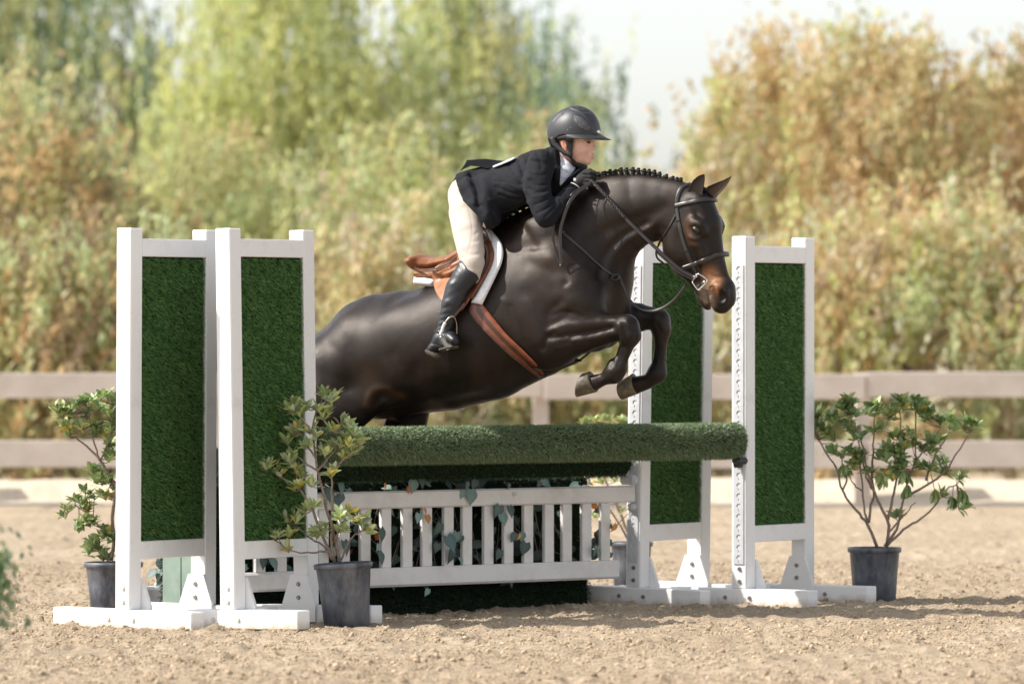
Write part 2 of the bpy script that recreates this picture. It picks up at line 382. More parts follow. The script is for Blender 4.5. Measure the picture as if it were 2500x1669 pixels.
# ------------------------------------------------------------------ far vegetation
def leaf_mesh_arrays(C, D, L, W, col):
    N = len(C); r = rng.normal(size=(N, 3)); s = np.cross(D, r); s /= np.linalg.norm(s, axis=1)[:, None] + 1e-9
    V = np.stack([C - D * L[:, None], C + s * W[:, None], C + D * L[:, None], C - s * W[:, None]], 1)
    F = np.arange(N * 4).reshape(N, 4)
    return V.reshape(-1, 3), F, np.repeat(col, 4, axis=0)
def crown(px0, px1, ytop, Y, nclump, nleaf, cols, ws, weep=0.0, depth=2.0, ybot=1300, spread=.28, leaf=.075, shoots=0, topfall=.35, jit=.22):
    """leaf clumps filling a rounded crown between two photo columns at distance Y"""
    s = FPX / Y; x0, x1 = (px0 - CX) / s, (px1 - CX) / s; zt = HC + (HORIZ - ytop) / s; zb = max(HC + (HORIZ - ybot) / s, .1)
    cx, hw = (x0 + x1) / 2, (x1 - x0) / 2
    u = rng.uniform(-1, 1, nclump); t = rng.random(nclump) ** .85
    top = zt - (zt - zb) * topfall * np.abs(u) ** 2.6 + rng.normal(0, jit, nclump)
    z = zb + (top - zb) * t
    y = Y + depth * (rng.random(nclump) - .75) * np.sqrt(np.clip(1 - .75 * (t ** 3), .1, 1))
    x = cx + u * hw * (1 - .25 * (t ** 3))
    cc = pick(cols, ws, nclump)
    C, D, K = [], [], []
    for i in range(nclump):
        k = int(nleaf * 1.12 * rng.uniform(.5, 1.4)); c0 = np.array((x[i], y[i], z[i])); sp = spread * rng.uniform(.6, 1.35)
        if weep > 0:
            ns = max(2, k // 16); q = rng.integers(0, ns, k)
            sx = rng.normal(0, sp, (ns, 2)); hang = rng.uniform(.4, 1.0, ns) * weep; tt = rng.random(k)
            P = np.stack([c0[0] + sx[q, 0] + rng.normal(0, .03, k), c0[1] + sx[q, 1] + rng.normal(0, .03, k), c0[2] - tt * hang[q] + .15 * rng.normal(0, 1, ns)[q]], 1)
            d = rng.normal(0, .35, (k, 3)); d[:, 2] -= 1
        else:
            ns = max(2, k // 18); q = rng.integers(0, ns, k); tt = rng.random(k); fan = rng.normal(0, .33, (ns, 2)); hh = rng.uniform(.45, 1.0, ns) * (sp * 3.2)
            P = np.stack([c0[0] + rng.normal(0, sp * .55, ns)[q] + fan[q, 0] * tt * hh[q] + rng.normal(0, .035, k), c0[1] + rng.normal(0, sp, ns)[q] + fan[q, 1] * tt * hh[q], c0[2] - hh[q] * .5 + tt * hh[q]], 1); d = rng.normal(0, .5, (k, 3)); d[:, 2] += 1
        P[:, 2] = np.maximum(P[:, 2], .03)
        C.append(P); D.append(d / np.linalg.norm(d, axis=1)[:, None])
        K.append(np.clip(cc[i] * rng.uniform(.8, 1.2) * (1 + .16 * rng.normal(0, 1, (k, 1))), .01, .62))
    for j in range(shoots):       # upright twigs poking out of the top
        ux = cx + rng.uniform(-1, 1) * hw; b = zt - (zt - zb) * topfall * abs((ux - cx) / hw) ** 2.6; k = int(nleaf * .35)
        h = rng.uniform(.3, .9); tt = rng.random(k); lean = rng.normal(0, .12)
        P = np.stack([ux + lean * tt + rng.normal(0, .05, k), Y - depth * .4 + rng.normal(0, .3, k) * .3, b - .3 + h * tt], 1)
        d = rng.normal(0, .6, (k, 3)); d[:, 2] += 1
        C.append(P); D.append(d / np.linalg.norm(d, axis=1)[:, None]); K.append(np.clip(pick(cols, ws, 1) * (1 + .2 * rng.normal(0, 1, (k, 1))), .01, .62))
    C = np.vstack(C); D = np.vstack(D); K = np.vstack(K); n = len(C)
    L = leaf * rng.uniform(.6, 1.3, n); W = L * rng.uniform(.32, .5, n)
    return (cx, Y - depth * .2, hw, zt), leaf_mesh_arrays(C, D, L, W, K)
def plant(name, label, cat, group, trunks, **k):
    (cx, cy, hw, zt), (V, F, c) = crown(**k)
    root = empty(name, (cx, cy, 0), label, cat, group)
    ob('crown', raw_mesh('crown', V - np.array((cx, cy, 0)), F, M['far_leaf'], col=c), root)
    for j in range(trunks):
        mb = MB(); b = Vector((rng.uniform(-.35, .35) * hw, rng.uniform(-.4, .4), -.05)); p = [b]; top = zt * rng.uniform(.45, .6)
        for q in range(1, 6): p.append(Vector((b.x + rng.normal(0, .05) * q + (q / 5) ** 1.5 * rng.uniform(-.5, .5) * hw, b.y + rng.normal(0, .05) * q, top * q / 5)))
        r0 = .035 * zt ** .8; mb.tube(p, [r0 * (1 - .14 * q) for q in range(6)], 7)
        for q in range(3):
            s0 = p[rnd.randint(1, 2)]; mb.tube([s0, s0 + Vector((rng.normal(0, .35), rng.normal(0, .3), .5)), s0 + Vector((rng.normal(0, .8), rng.normal(0, .4), rng.uniform(.7, 1.3)))], [r0 * .45, r0 * .3, r0 * .12], 6)
        mb.build('trunk', M['far_bark'], root, True)
    return root
YG, OL, DG, TAN, OR, BR, BG, PK, LG = (.53, .56, .23), (.41, .40, .19), (.15, .20, .12), (.64, .50, .28), (.58, .40, .21), (.32, .24, .15), (.23, .31, .23), (.64, .53, .38), (.46, .52, .28)
TG = 'trees beyond the arena fence'; BGP = 'bushes beyond the arena fence'
plant('pepper_tree', 'dark green drooping tree at the top left corner of the photo', 'tree', TG, 2, px0=-260, px1=480, ytop=-260, Y=80, nclump=360, nleaf=120, cols=[DG, OL, LG, BG], ws=[2, 3, 4, 2], weep=1.3, depth=3, spread=.35, leaf=.065)
plant('pepper_tree', 'tall yellow green weeping tree above the two near jump standards', 'tree', TG, 3, px0=380, px1=960, ytop=-230, Y=74, nclump=360, nleaf=120, cols=[YG, LG, OL], ws=[5, 3, 2], weep=1.2, depth=3, spread=.33, leaf=.06)
plant('pepper_tree', 'light green weeping tree behind the rider\'s back', 'tree', TG, 2, px0=860, px1=1330, ytop=-150, Y=76, nclump=300, nleaf=115, cols=[YG, LG, OL, DG], ws=[4, 3, 2, 1], weep=1.2, depth=3, spread=.33, leaf=.06, topfall=.5)
plant('pepper_tree', 'blue green tree standing against the white sky behind the helmet', 'tree', TG, 2, px0=1150, px1=1570, ytop=40, Y=82, nclump=230, nleaf=120, cols=[BG, DG, LG], ws=[5, 2, 3], weep=.9, depth=3, spread=.30, leaf=.06, topfall=.62)
plant('willow_bush', 'brown and olive scrubby bush beyond the fence at the left edge of the photo', 'bush', BGP, 3, px0=-300, px1=380, ytop=250, Y=57, nclump=330, nleaf=110, cols=[OL, BR, OR, LG, TAN], ws=[6, 3, 2.5, 3, 1.5], depth=3, shoots=14, leaf=.047)
plant('willow_bush', 'olive green bush behind the top of the two near standards', 'bush', BGP, 3, px0=230, px1=830, ytop=400, Y=59, nclump=300, nleaf=110, cols=[OL, LG, TAN, YG], ws=[5, 4, 2, 2], depth=3, shoots=12, leaf=.047)
plant('willow_bush', 'yellow green bush behind the saddle and the horse\'s croup', 'bush', BGP, 3, px0=700, px1=1240, ytop=400, Y=58, nclump=290, nleaf=110, cols=[OL, LG, YG, TAN, PK], ws=[3, 4, 4, 2, 1], depth=3, shoots=12, leaf=.047)
plant('dry_shrub', 'pale straw coloured shrub low behind the cantle of the saddle', 'bush', BGP, 1, px0=800, px1=1130, ytop=560, Y=52, nclump=110, nleaf=100, cols=[TAN, PK, OL], ws=[3, 4, 3], depth=1.2, shoots=8, leaf=.05, spread=.18)
plant('willow_bush', 'green bush behind the horse\'s braided neck', 'bush', BGP, 3, px0=1120, px1=1640, ytop=430, Y=58, nclump=290, nleaf=110, cols=[LG, OL, YG, TAN], ws=[4, 3, 3, 3], depth=3, shoots=12, leaf=.047)
plant('willow_bush', 'tall tan willow bush rising directly above the far right standards', 'bush', BGP, 4, px0=1630, px1=2080, ytop=190, Y=60, nclump=330, nleaf=100, cols=[TAN, OR, LG, PK, YG], ws=[5, 3, 1.5, 2, 1.5], depth=3, shoots=60, leaf=.047, topfall=.45, jit=.3)
plant('willow_bush', 'tall orange brown willow bush above the right potted shrub', 'bush', BGP, 4, px0=1900, px1=2390, ytop=160, Y=59, nclump=380, nleaf=105, cols=[TAN, OR, OL, PK, YG], ws=[5, 4, 2, 1, 1.2], depth=3, shoots=60, leaf=.047, topfall=.2, jit=.3)
plant('willow_bush', 'brown and orange bush beyond the fence at the right edge of the photo', 'bush', BGP, 3, px0=2250, px1=2800, ytop=165, Y=61, nclump=320, nleaf=110, cols=[TAN, OR, BR, OL], ws=[3, 4, 2, 2], depth=3, shoots=40, leaf=.047, topfall=.3)
plant('scrub', 'low tan and green scrub just beyond the fence on the right', 'bush', BGP, 2, px0=1820, px1=2700, ytop=560, Y=52.5, nclump=330, nleaf=95, cols=[YG, TAN, PK, LG, OR], ws=[2, 5, 3, 2.5, 2], depth=2, shoots=26, leaf=.05, topfall=.15, spread=.22)
plant('scrub', 'low tan scrub just beyond the fence between the horse and the right standards', 'bush', BGP, 2, px0=1200, px1=1900, ytop=600, Y=53, nclump=240, nleaf=95, cols=[LG, TAN, OL, PK], ws=[3, 4, 3, 2], depth=2, shoots=16, leaf=.05, topfall=.2, spread=.22)
plant('scrub', 'low brown scrub just beyond the fence left of the standards', 'bush', BGP, 2, px0=-200, px1=520, ytop=640, Y=52, nclump=260, nleaf=95, cols=[OL, BR, TAN, OR, LG], ws=[5, 3, 3, 2, 2], depth=2, shoots=16, leaf=.05, topfall=.15, spread=.22)
plant('scrub', 'low olive scrub just beyond the fence behind the near standards', 'bush', BGP, 2, px0=420, px1=1250, ytop=690, Y=53, nclump=260, nleaf=95, cols=[OL, LG, TAN, BR], ws=[4, 3, 3, 2], depth=2, shoots=10, leaf=.05, topfall=.2, spread=.22)
# out-of-focus sprig close to the camera at the left edge
(cx_, cy_, hw_, zt_), (V_, F_, c_) = crown(px0=-190, px1=-6, ytop=1310, Y=20.5, nclump=16, nleaf=150, cols=[DG, (.10, .17, .06)], ws=[1, 1], depth=.25, ybot=1500, spread=.05, leaf=.018, topfall=.5, jit=.02)
sh = empty('small_shrub', (cx_, cy_, 0), 'blurred dark green shrub close to the camera at the left edge', 'bush')
ob('crown', raw_mesh('crown', V_ - np.array((cx_, cy_, 0)), F_, M['far_leaf'], col=c_), sh)
mb = MB()
for q in range(5): mb.tube([(rng.normal(0, .02), rng.normal(0, .02), -.02), (rng.normal(0, .05), 0, .25), (rng.normal(0, .1), 0, .5)], [.008, .006, .003], 6)
mb.build('stem', M['bark'], sh, True)
# ------------------------------------------------------------------ jump standards
TH = R(34); D1 = np.array((math.cos(TH), -math.sin(TH), 0)); D2 = np.array((math.sin(TH), math.cos(TH), 0))
PW, WW, HH = .088, .67, 1.868
def blades(P, Nrm, lean, n_len, wid, cols, ws, spread=.5):
    """one thin two-face fibre per root point"""
    n = len(P); d = Nrm + lean + rng.normal(0, spread, (n, 3)); d /= np.linalg.norm(d, axis=1)[:, None]
    s = np.cross(d, Nrm + rng.normal(0, .6, (n, 3))); s /= np.linalg.norm(s, axis=1)[:, None] + 1e-9
    L = n_len * rng.uniform(.6, 1.25, n)[:, None]; W = wid * rng.uniform(.7, 1.2, n)[:, None]
    bend = np.array((0, 0, -1)) * .18 * L
    V = np.stack([P - s * W, P + s * W, P + d * L * .6 + s * W * .7, P + d * L + bend, P + d * L * .6 - s * W * .7], 1).reshape(-1, 3)
    F = np.arange(n * 5).reshape(n, 5)
    c = pick(cols, ws, n) * rng.uniform(.7, 1.3, (n, 1))
    return V, F, np.repeat(c, 5, axis=0)
TURF = [(.11, .26, .065), (.16, .33, .085), (.06, .165, .042), (.32, .46, .13)]
def panel_mesh():
    ya, yb, za, zb = PW - .0, WW - PW + .042, .405, HH - .132
    n = 30000
    y = rng.uniform(ya + .003, yb, n); z = rng.uniform(za - .004, zb - .006, n)
    edge = .018 * (vnoise(z / .06, z * 0, 9) + .5 * vnoise(z / .02, z * 0, 19)); y = np.minimum(y, yb - edge)
    P = np.stack([np.full(n, -.020) + .004 * rng.random(n), y, z], 1)
    return blades(P, np.array((1., 0, 0)), np.array((0, .35, -.55)), .019, .0012, TURF, [5, 3, 4, .8], .5)
PANEL = raw_mesh('turf_fibre', *panel_mesh()[:2], M['turf'], col=None)
_v, _f, _c = panel_mesh(); PANEL = raw_mesh('turf_fibre', _v, _f, M['turf'], col=_c)
def box_mesh(name, c, d, mat, bev=.004): return MB().box(c, d, bev=bev).mesh(name, mat)
STD = dict(
    post=box_mesh('post', (0, 0, (HH - .089) / 2), (PW, PW, HH - .089), M['white'], .005),
    foot=box_mesh('foot', (0, 0, .045), (.82, .096, .090), M['white_foot'], .005),
    rail=box_mesh('rail', (0, 0, 0), (.038, WW - 2 * PW, .084), M['white'], .003),
    board=box_mesh('panel_board', (0, 0, 0), (.014, WW - 2 * PW - .004, HH - .132 - .405), M['backing'], 0),
)
_g = [(-.095, 0), (.095, 0), (.095, .09), (.044, .225), (-.044, .225), (-.095, .09)]
STD['gusset'] = MB().prism(_g, lambda p: (p[0], -.009, p[1]), lambda p: (p[0], .009, p[1])).mesh('gusset', M['white'])
STD['bolt'] = MB().cyl((0, 0, 0), (0, -.007, 0), .0115, .009, 10).mesh('bolt', M['bolt'])
STD['pbolt'] = MB().cyl((0, 0, 0), (0, -.006, 0), .0115, .009, 10).mesh('bolt', M['paintbolt'])
def track_mesh():
    """plastic strip with keyhole openings"""
    mb = MB(); V = []; F = []; mi = []
    p, w, d, r = .052, .029, .005, .0160
    z0, n = .215, 29
    def add(vs, fs, m):
        k = len(V); V.extend(vs); F.extend([tuple(i + k for i in f) for f in fs]); mi.extend([m] * len(fs))
    for j in range(n):
        zc = z0 + p * (j + .5); K = 16
        outer, inner = [], []; hp = p / 2
        per = [(w, hp * q) for q in (-1, -.5, 0, .5)] + [(w * q, hp) for q in (1, .5, 0, -.5)] + [(-w, hp * q) for q in (1, .5, 0, -.5)] + [(w * q, -hp) for q in (-1, -.5, 0, .5)]
        for k in range(K):
            outer.append(per[k]); a = math.atan2(per[k][1], per[k][0]); c, s = math.cos(a), math.sin(a)
            rr = r if s > -.55 else r * 1.0
            ix, iz = c * r * .9, s * r
            if s < -.2: ix, iz = (c * .0055, -p * .42 if s < -.6 else -r * .6)
            inner.append((ix + .002, iz + .004))
        add([(x, -d, zc + z) for x, z in outer] + [(x, -d, zc + z) for x, z in inner] + [(x, -.0012, zc + z) for x, z in inner],
            [(k, (k + 1) % K, K + (k + 1) % K, K + k) for k in range(K)] + [(K + k, K + (k + 1) % K, 2 * K + (k + 1) % K, 2 * K + k) for k in range(K)], 0)
        add([(x, -.0012, zc + z) for x, z in inner], [tuple(range(K))], 1)
    H = n * p
    add([(-w, 0, z0), (-w, -d, z0), (-w, -d, z0 + H), (-w, 0, z0 + H), (w, 0, z0), (w, -d, z0), (w, -d, z0 + H), (w, 0, z0 + H)],
        [(0, 1, 2, 3), (7, 6, 5, 4), (0, 4, 5, 1), (2, 6, 7, 3)], 0)
    return raw_mesh('keyhole_track', V, F, mats=[M['track'], M['slot']], midx=mi)
STD['track'] = track_mesh()
def standard(cpx, Y, lean, near_inner, label):
    x = (cpx - CX) / FPX * Y
    root = empty('jump_standard', (x, Y, -.002), label, 'jump standard', 'turf panelled standards holding up the jump')
    root.rotation_euler = (0, R(lean), -TH)
    c = -PW / 2
    for yy in (PW / 2, WW - PW / 2):
        ob('post', STD['post'], root, (c, yy, .0895)); ob('foot', STD['foot'], root, (c, yy, 0))
    for y in (PW + .010, WW - PW - .010): ob('gusset', STD['gusset'], root, (c, y, .012))
    for z in (HH - .09, .365): ob('rail', STD['rail'], root, (-.021, WW / 2, z))
    pb = ob('turf_panel', STD['board'], root, (-.027, WW / 2, (HH - .132 + .405) / 2)); pb['label'] = 'dark green artificial turf panel'
    tf = ob('turf_fibre', PANEL, pb); tf.location = (.027, -WW / 2, -(HH - .132 + .405) / 2); tf['kind'] = 'stuff'
    bm = STD['pbolt'] if near_inner is False else STD['bolt']
    for z in (.19, .127): ob('bolt', bm, root, (c + .004, -.0005, z))
    for q in (-.123, .022): ob('bolt', bm, root, (q, PW / 2 - .0485, .045))
    for z in (.19, .127): ob('bolt', STD['bolt'], root, (c, WW - PW - .0195, z))
    ob('bolt', STD['bolt'], root, (c + .16, WW - PW / 2 - .0485, .045))
    tr = ob('keyhole_track', STD['track'], root, (c, -.0005 if near_inner else WW + .0005, 0))
    if not near_inner: tr.rotation_euler = (0, 0, math.pi)
    return root, np.array((x, Y, 0.))
LA = ('white jump standard with green turf panel, leftmost of the four', 'white turf panelled standard behind the front potted shrub, touching the leftmost one',
      'white turf panelled standard behind the horse\'s muzzle and front legs', 'white turf panelled standard just left of the right potted shrub')
sA, cA = standard(316.5, 26.5, .3, False, LA[0])
sB, cB = standard(574, 26.5, -.95, False, LA[1])
sC, cC = standard(1562, 28.85, .85, True, LA[2])
sD, cD = standard(1822, 28.7, 0, True, LA[3])

# ------------------------------------------------------------------ jump elements
def line_hit(a, g, px):
    """distance along the ground line a + s g at photo column px"""
    k = (px - CX) / FPX
    return (k * a[1] - a[0]) / (g[0] - k * g[1])
a0 = cA + D2 * (WW + .03) - D1 * .044; a1 = cC - D2 * .02 - D1 * .044
G = (a1 - a0); LG_ = np.linalg.norm(G); G /= LG_; NG = np.array((G[1], -G[0], 0)); UZ = np.array((0, 0, 1.))
rzg = math.atan2(G[1], G[0])
def gp(s, n, z): return a0 + G * s + NG * n + UZ * z
gate = empty('picket_gate', tuple(gp(LG_ / 2, 0, 0)), 'low white picket gate hung under the turf rolls', 'jump gate')
sr = line_hit(a0, G, 1509); se = line_hit(a0, G, 1556)
def gbox(s0, s1, n, th, za, zb, name, mat, bev=.005):
    c = gp((s0 + s1) / 2, n, (za + zb) / 2)
    return MB().box(tuple(c), (s1 - s0, th, zb - za), rzg, bev).wbuild(name, mat, gate)
gbox(.10, sr, 0, .045, .137, .231, 'bottom_rail', M['oldwhite'], .012)
gbox(.05, se - .03, 0, .045, .521, .606, 'top_rail', M['oldwhite'], .008)
tg = gbox(se - .03, se + .012, 0, .045, .521, .577, 'hanging_tab', M['oldwhite'], .01)
pk = [890, 941, 993, 1041, 1093, 1139, 1191, 1240, 1288, 1338, 1383, 1430, 1476]
ss = [line_hit(a0, G, p) for p in pk]; st = (ss[-1] - ss[0]) / 12
k = ss[0] - st
while k > .16: ss.insert(0, k); k -= st
for s in ss:
    z = MB().box((0, 0, .146), (.062, .024, .290), bev=.003)
    o = gbox(s - .031, s + .031, -.002 + rnd.uniform(-.002, .002), .024, .2313, .5207, 'picket', M['oldwhite'], .003)
# cups on standard C under the gate tab
cupm = MB().box(tuple(gp(se - .01, .0, .497)), (.10, .05, .035), rzg, .01)
wc = cupm.wbuild('cup', M['track'], None); tag(wc, 'grey plastic jump cup under the gate\'s top rail on the far standard', 'jump cup', 'jump cups')
# turf rolls
def roll(b0, b1, z, r, mat_cols, ws, label, n=34000, fur=.018):
    g = b1 - b0; L = np.linalg.norm(g); g /= L; nn = np.array((g[1], -g[0], 0))
    root = empty('turf_roll', tuple((b0 + b1) / 2 + UZ * z), label, 'jump pole')
    mb = MB().cyl(b0 + g * .02 + UZ * z, b1 - g * .02 + UZ * z, r, r, 32); mb.wbuild('core', M['backing'], root, False)
    ang = rng.uniform(-.75 * math.pi, .75 * math.pi, n); s = rng.uniform(.01, L - .01, n)
    ang = ang + R(-10)
    Nr = nn[None] * np.cos(ang)[:, None] + UZ[None] * np.sin(ang)[:, None]
    P = b0 + g * s[:, None] + UZ * z + Nr * (r - .002)
    k = n // 25
    for e, sg in ((b0, -1), (b1, 1)):
        a2 = rng.uniform(0, 2 * math.pi, k); rr = r * np.sqrt(rng.random(k))
        N2 = nn[None] * np.cos(a2)[:, None] + UZ[None] * np.sin(a2)[:, None]
        P = np.vstack([P, e + sg * -g * .018 + UZ * z + N2 * rr[:, None]]); Nr = np.vstack([Nr, N2 * .4 + g * sg])
    f, cv_, cc = blades(P, Nr, g * .35 + np.array((0, 0, -.15)), fur, .0013, mat_cols, ws, .45)
    o = wob('turf_fibre', f, cv_, M['turf'], root, col=cc); o['kind'] = 'stuff'
    return root
b0 = cB + D2 * (WW + .03) - D1 * .044; b1 = cD - D2 * .045 - D1 * .020
roll(b0, b1, .838, .082, [(.23, .31, .16), (.31, .40, .23), (.13, .20, .095), (.50, .57, .38)], [5, 4, 4, .8], 'upper roll of pale green turf, the jump\'s top pole on the near side', 80000)
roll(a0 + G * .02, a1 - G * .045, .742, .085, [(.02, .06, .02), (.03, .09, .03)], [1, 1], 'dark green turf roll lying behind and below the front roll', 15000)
cup = MB().box(tuple(b1 + UZ * .735 + D1 * .01), (.075, .06, .035), rzg, .012).cyl(tuple(b1 + UZ * .70), tuple(b1 + UZ * .73), .02, .03, 12)
o = cup.wbuild('cup', M['cup']); tag(o, 'black jump cup holding the right end of the front turf roll', 'jump cup', 'jump cups')
o = MB().box(tuple(a1 - G * .03 + UZ * .635 + NG * .02), (.05, .09, .05), rzg + .4, .015).wbuild('cup', M['track']); tag(o, 'pale jump cup holding the right end of the dark turf roll', 'jump cup', 'jump cups')
# turf covered box behind the gate
bo = -.14; q0 = a0 + NG * bo; s0 = line_hit(q0, G, 492); s1 = line_hit(q0, G, 1440); TB, HB = .30, .655
box = empty('turf_box', tuple(q0 + G * (s0 + s1) / 2 - NG * TB / 2), 'turf covered wall box, coloured dark for shade, standing on the sand behind the picket gate', 'jump box')
c = q0 + G * (s0 + s1) / 2 - NG * TB / 2
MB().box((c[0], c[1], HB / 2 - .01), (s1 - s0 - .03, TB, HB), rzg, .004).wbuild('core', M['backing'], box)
for i in range(2):
    c2 = q0 + G * (s0 + .002) - NG * (TB * (.25 + .5 * i))
    MB().box((c2[0], c2[1], HB / 2 - .01), (.022, TB / 2 - .006, HB - .01), rzg, .003).wbuild('board', M['green_board'], box)
n = 24000
s = rng.uniform(s0 + .02, s1 + .004, n); z = rng.uniform(0, HB, n); P = q0 + G * s[:, None] + UZ * z[:, None]
P2 = q0 + G * rng.uniform(s0, s1, (n // 4, 1)) - NG * rng.uniform(0, TB, (n // 4, 1)) + UZ * HB
P3 = q0 + G * (s0 + .0) - NG * (TB + rng.uniform(-.01, .03, (n // 6, 1))) + UZ * rng.uniform(0, HB, (n // 6, 1)) + G * rng.uniform(0, .08, (n // 6, 1))
P4 = q0 + G * s1 - NG * rng.uniform(0, TB, (n // 6, 1)) + UZ * rng.uniform(0, HB, (n // 6, 1))
PP = np.vstack([P, P2, P3, P4]); NN = np.vstack([np.tile(NG, (n, 1)), np.tile(UZ, (n // 4, 1)), np.tile(-NG * .5 - G * .6, (n // 6, 1)), np.tile(G, (n // 6, 1))])
v_, f_, c_ = blades(PP, NN, np.array((0, 0, -.5)), .020, .0015, [(.015, .035, .015), (.01, .025, .01), (.025, .05, .02)], [3, 3, 1], .45)  # shade on this wall is put into the fibre colours, darker than other turf
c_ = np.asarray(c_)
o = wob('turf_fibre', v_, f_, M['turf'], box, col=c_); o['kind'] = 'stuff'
# white block behind the left standard
wbk = at(384, 1474, 28.3); wbk[2] = 0
o = MB().box((wbk[0], wbk[1], .055), (.17, .12, .125), R(-30), .012).box((wbk[0] + .03, wbk[1] + .02, .128), (.08, .06, .02), R(-20), .008).wbuild('wooden_block', M['white']); tag(o, 'chipped white wooden block on the sand behind the leftmost standard', 'wooden block')

# ------------------------------------------------------------------ leaves
def leaf_shape(L, W, fold=.25, curl=.2, tip=.8, n=5, heart=False):
    V, F = [], []
    for i in range(n + 1):
        t = i / n
        if heart: w = W * (math.sin(math.pi * min(1, (t * .92 + .16))) ** .8) * (1.15 - .75 * t)
        else: w = W * math.sin(math.pi * t ** tip) ** .9
        if i == n: w = 0
        if i == 0: w = W * (.5 if heart else .08)
        y = L * t; z = -curl * L * t * t
        V += [(-w, y - (W * .35 if heart and i == 0 else 0), z + fold * w), (0, y, z), (w, y - (W * .35 if heart and i == 0 else 0), z + fold * w)]
    for i in range(n):
        a = i * 3; F += [(a, a + 1, a + 4, a + 3), (a + 1, a + 2, a + 5, a + 4)]
    return np.array(V), F
def leaf_variants(name, mat, L, W, cols, **k):
    out = []
    for c in cols:
        V, F = leaf_shape(L, W, k.get('fold', .25), rnd.uniform(*k.get('curl', (.05, .35))), k.get('tip', 1.25), heart=k.get('heart', False))
        cc = np.tile(np.array(c), (len(V), 1)); cc[1::3] = np.minimum(cc[1::3] * 1.25 + .01, 1)
        out.append(raw_mesh(name, V, F, mat, smooth=True, col=cc))
    return out
LG1 = leaf_variants('leaf', M['leaf'], .057, .0115, [(.22, .32, .12), (.28, .39, .15), (.17, .26, .10), (.33, .42, .17)])
LG2 = leaf_variants('leaf', M['leaf'], .057, .0110, [(.36, .43, .16), (.29, .37, .16), (.44, .49, .21)])
LGS = leaf_variants('leaf', M['leaf'], .052, .0100, [(.33, .38, .24), (.40, .42, .29)])
LY = leaf_variants('leaf', M['leaf'], .052, .0115, [(.62, .40, .05), (.55, .42, .10)])
def rotm(d, up=None, roll=0.):
    d = Vector(d).normalized(); u = Vector(up) if up is not None else Vector((0, 0, 1))
    x = d.cross(u)
    if x.length < 1e-3: x = Vector((1, 0, 0))
    x.normalize(); z = x.cross(d)
    m = Matrix((x, d, z)).transposed()
    return (m @ Matrix.Rotation(roll, 3, 'Y')).to_euler()
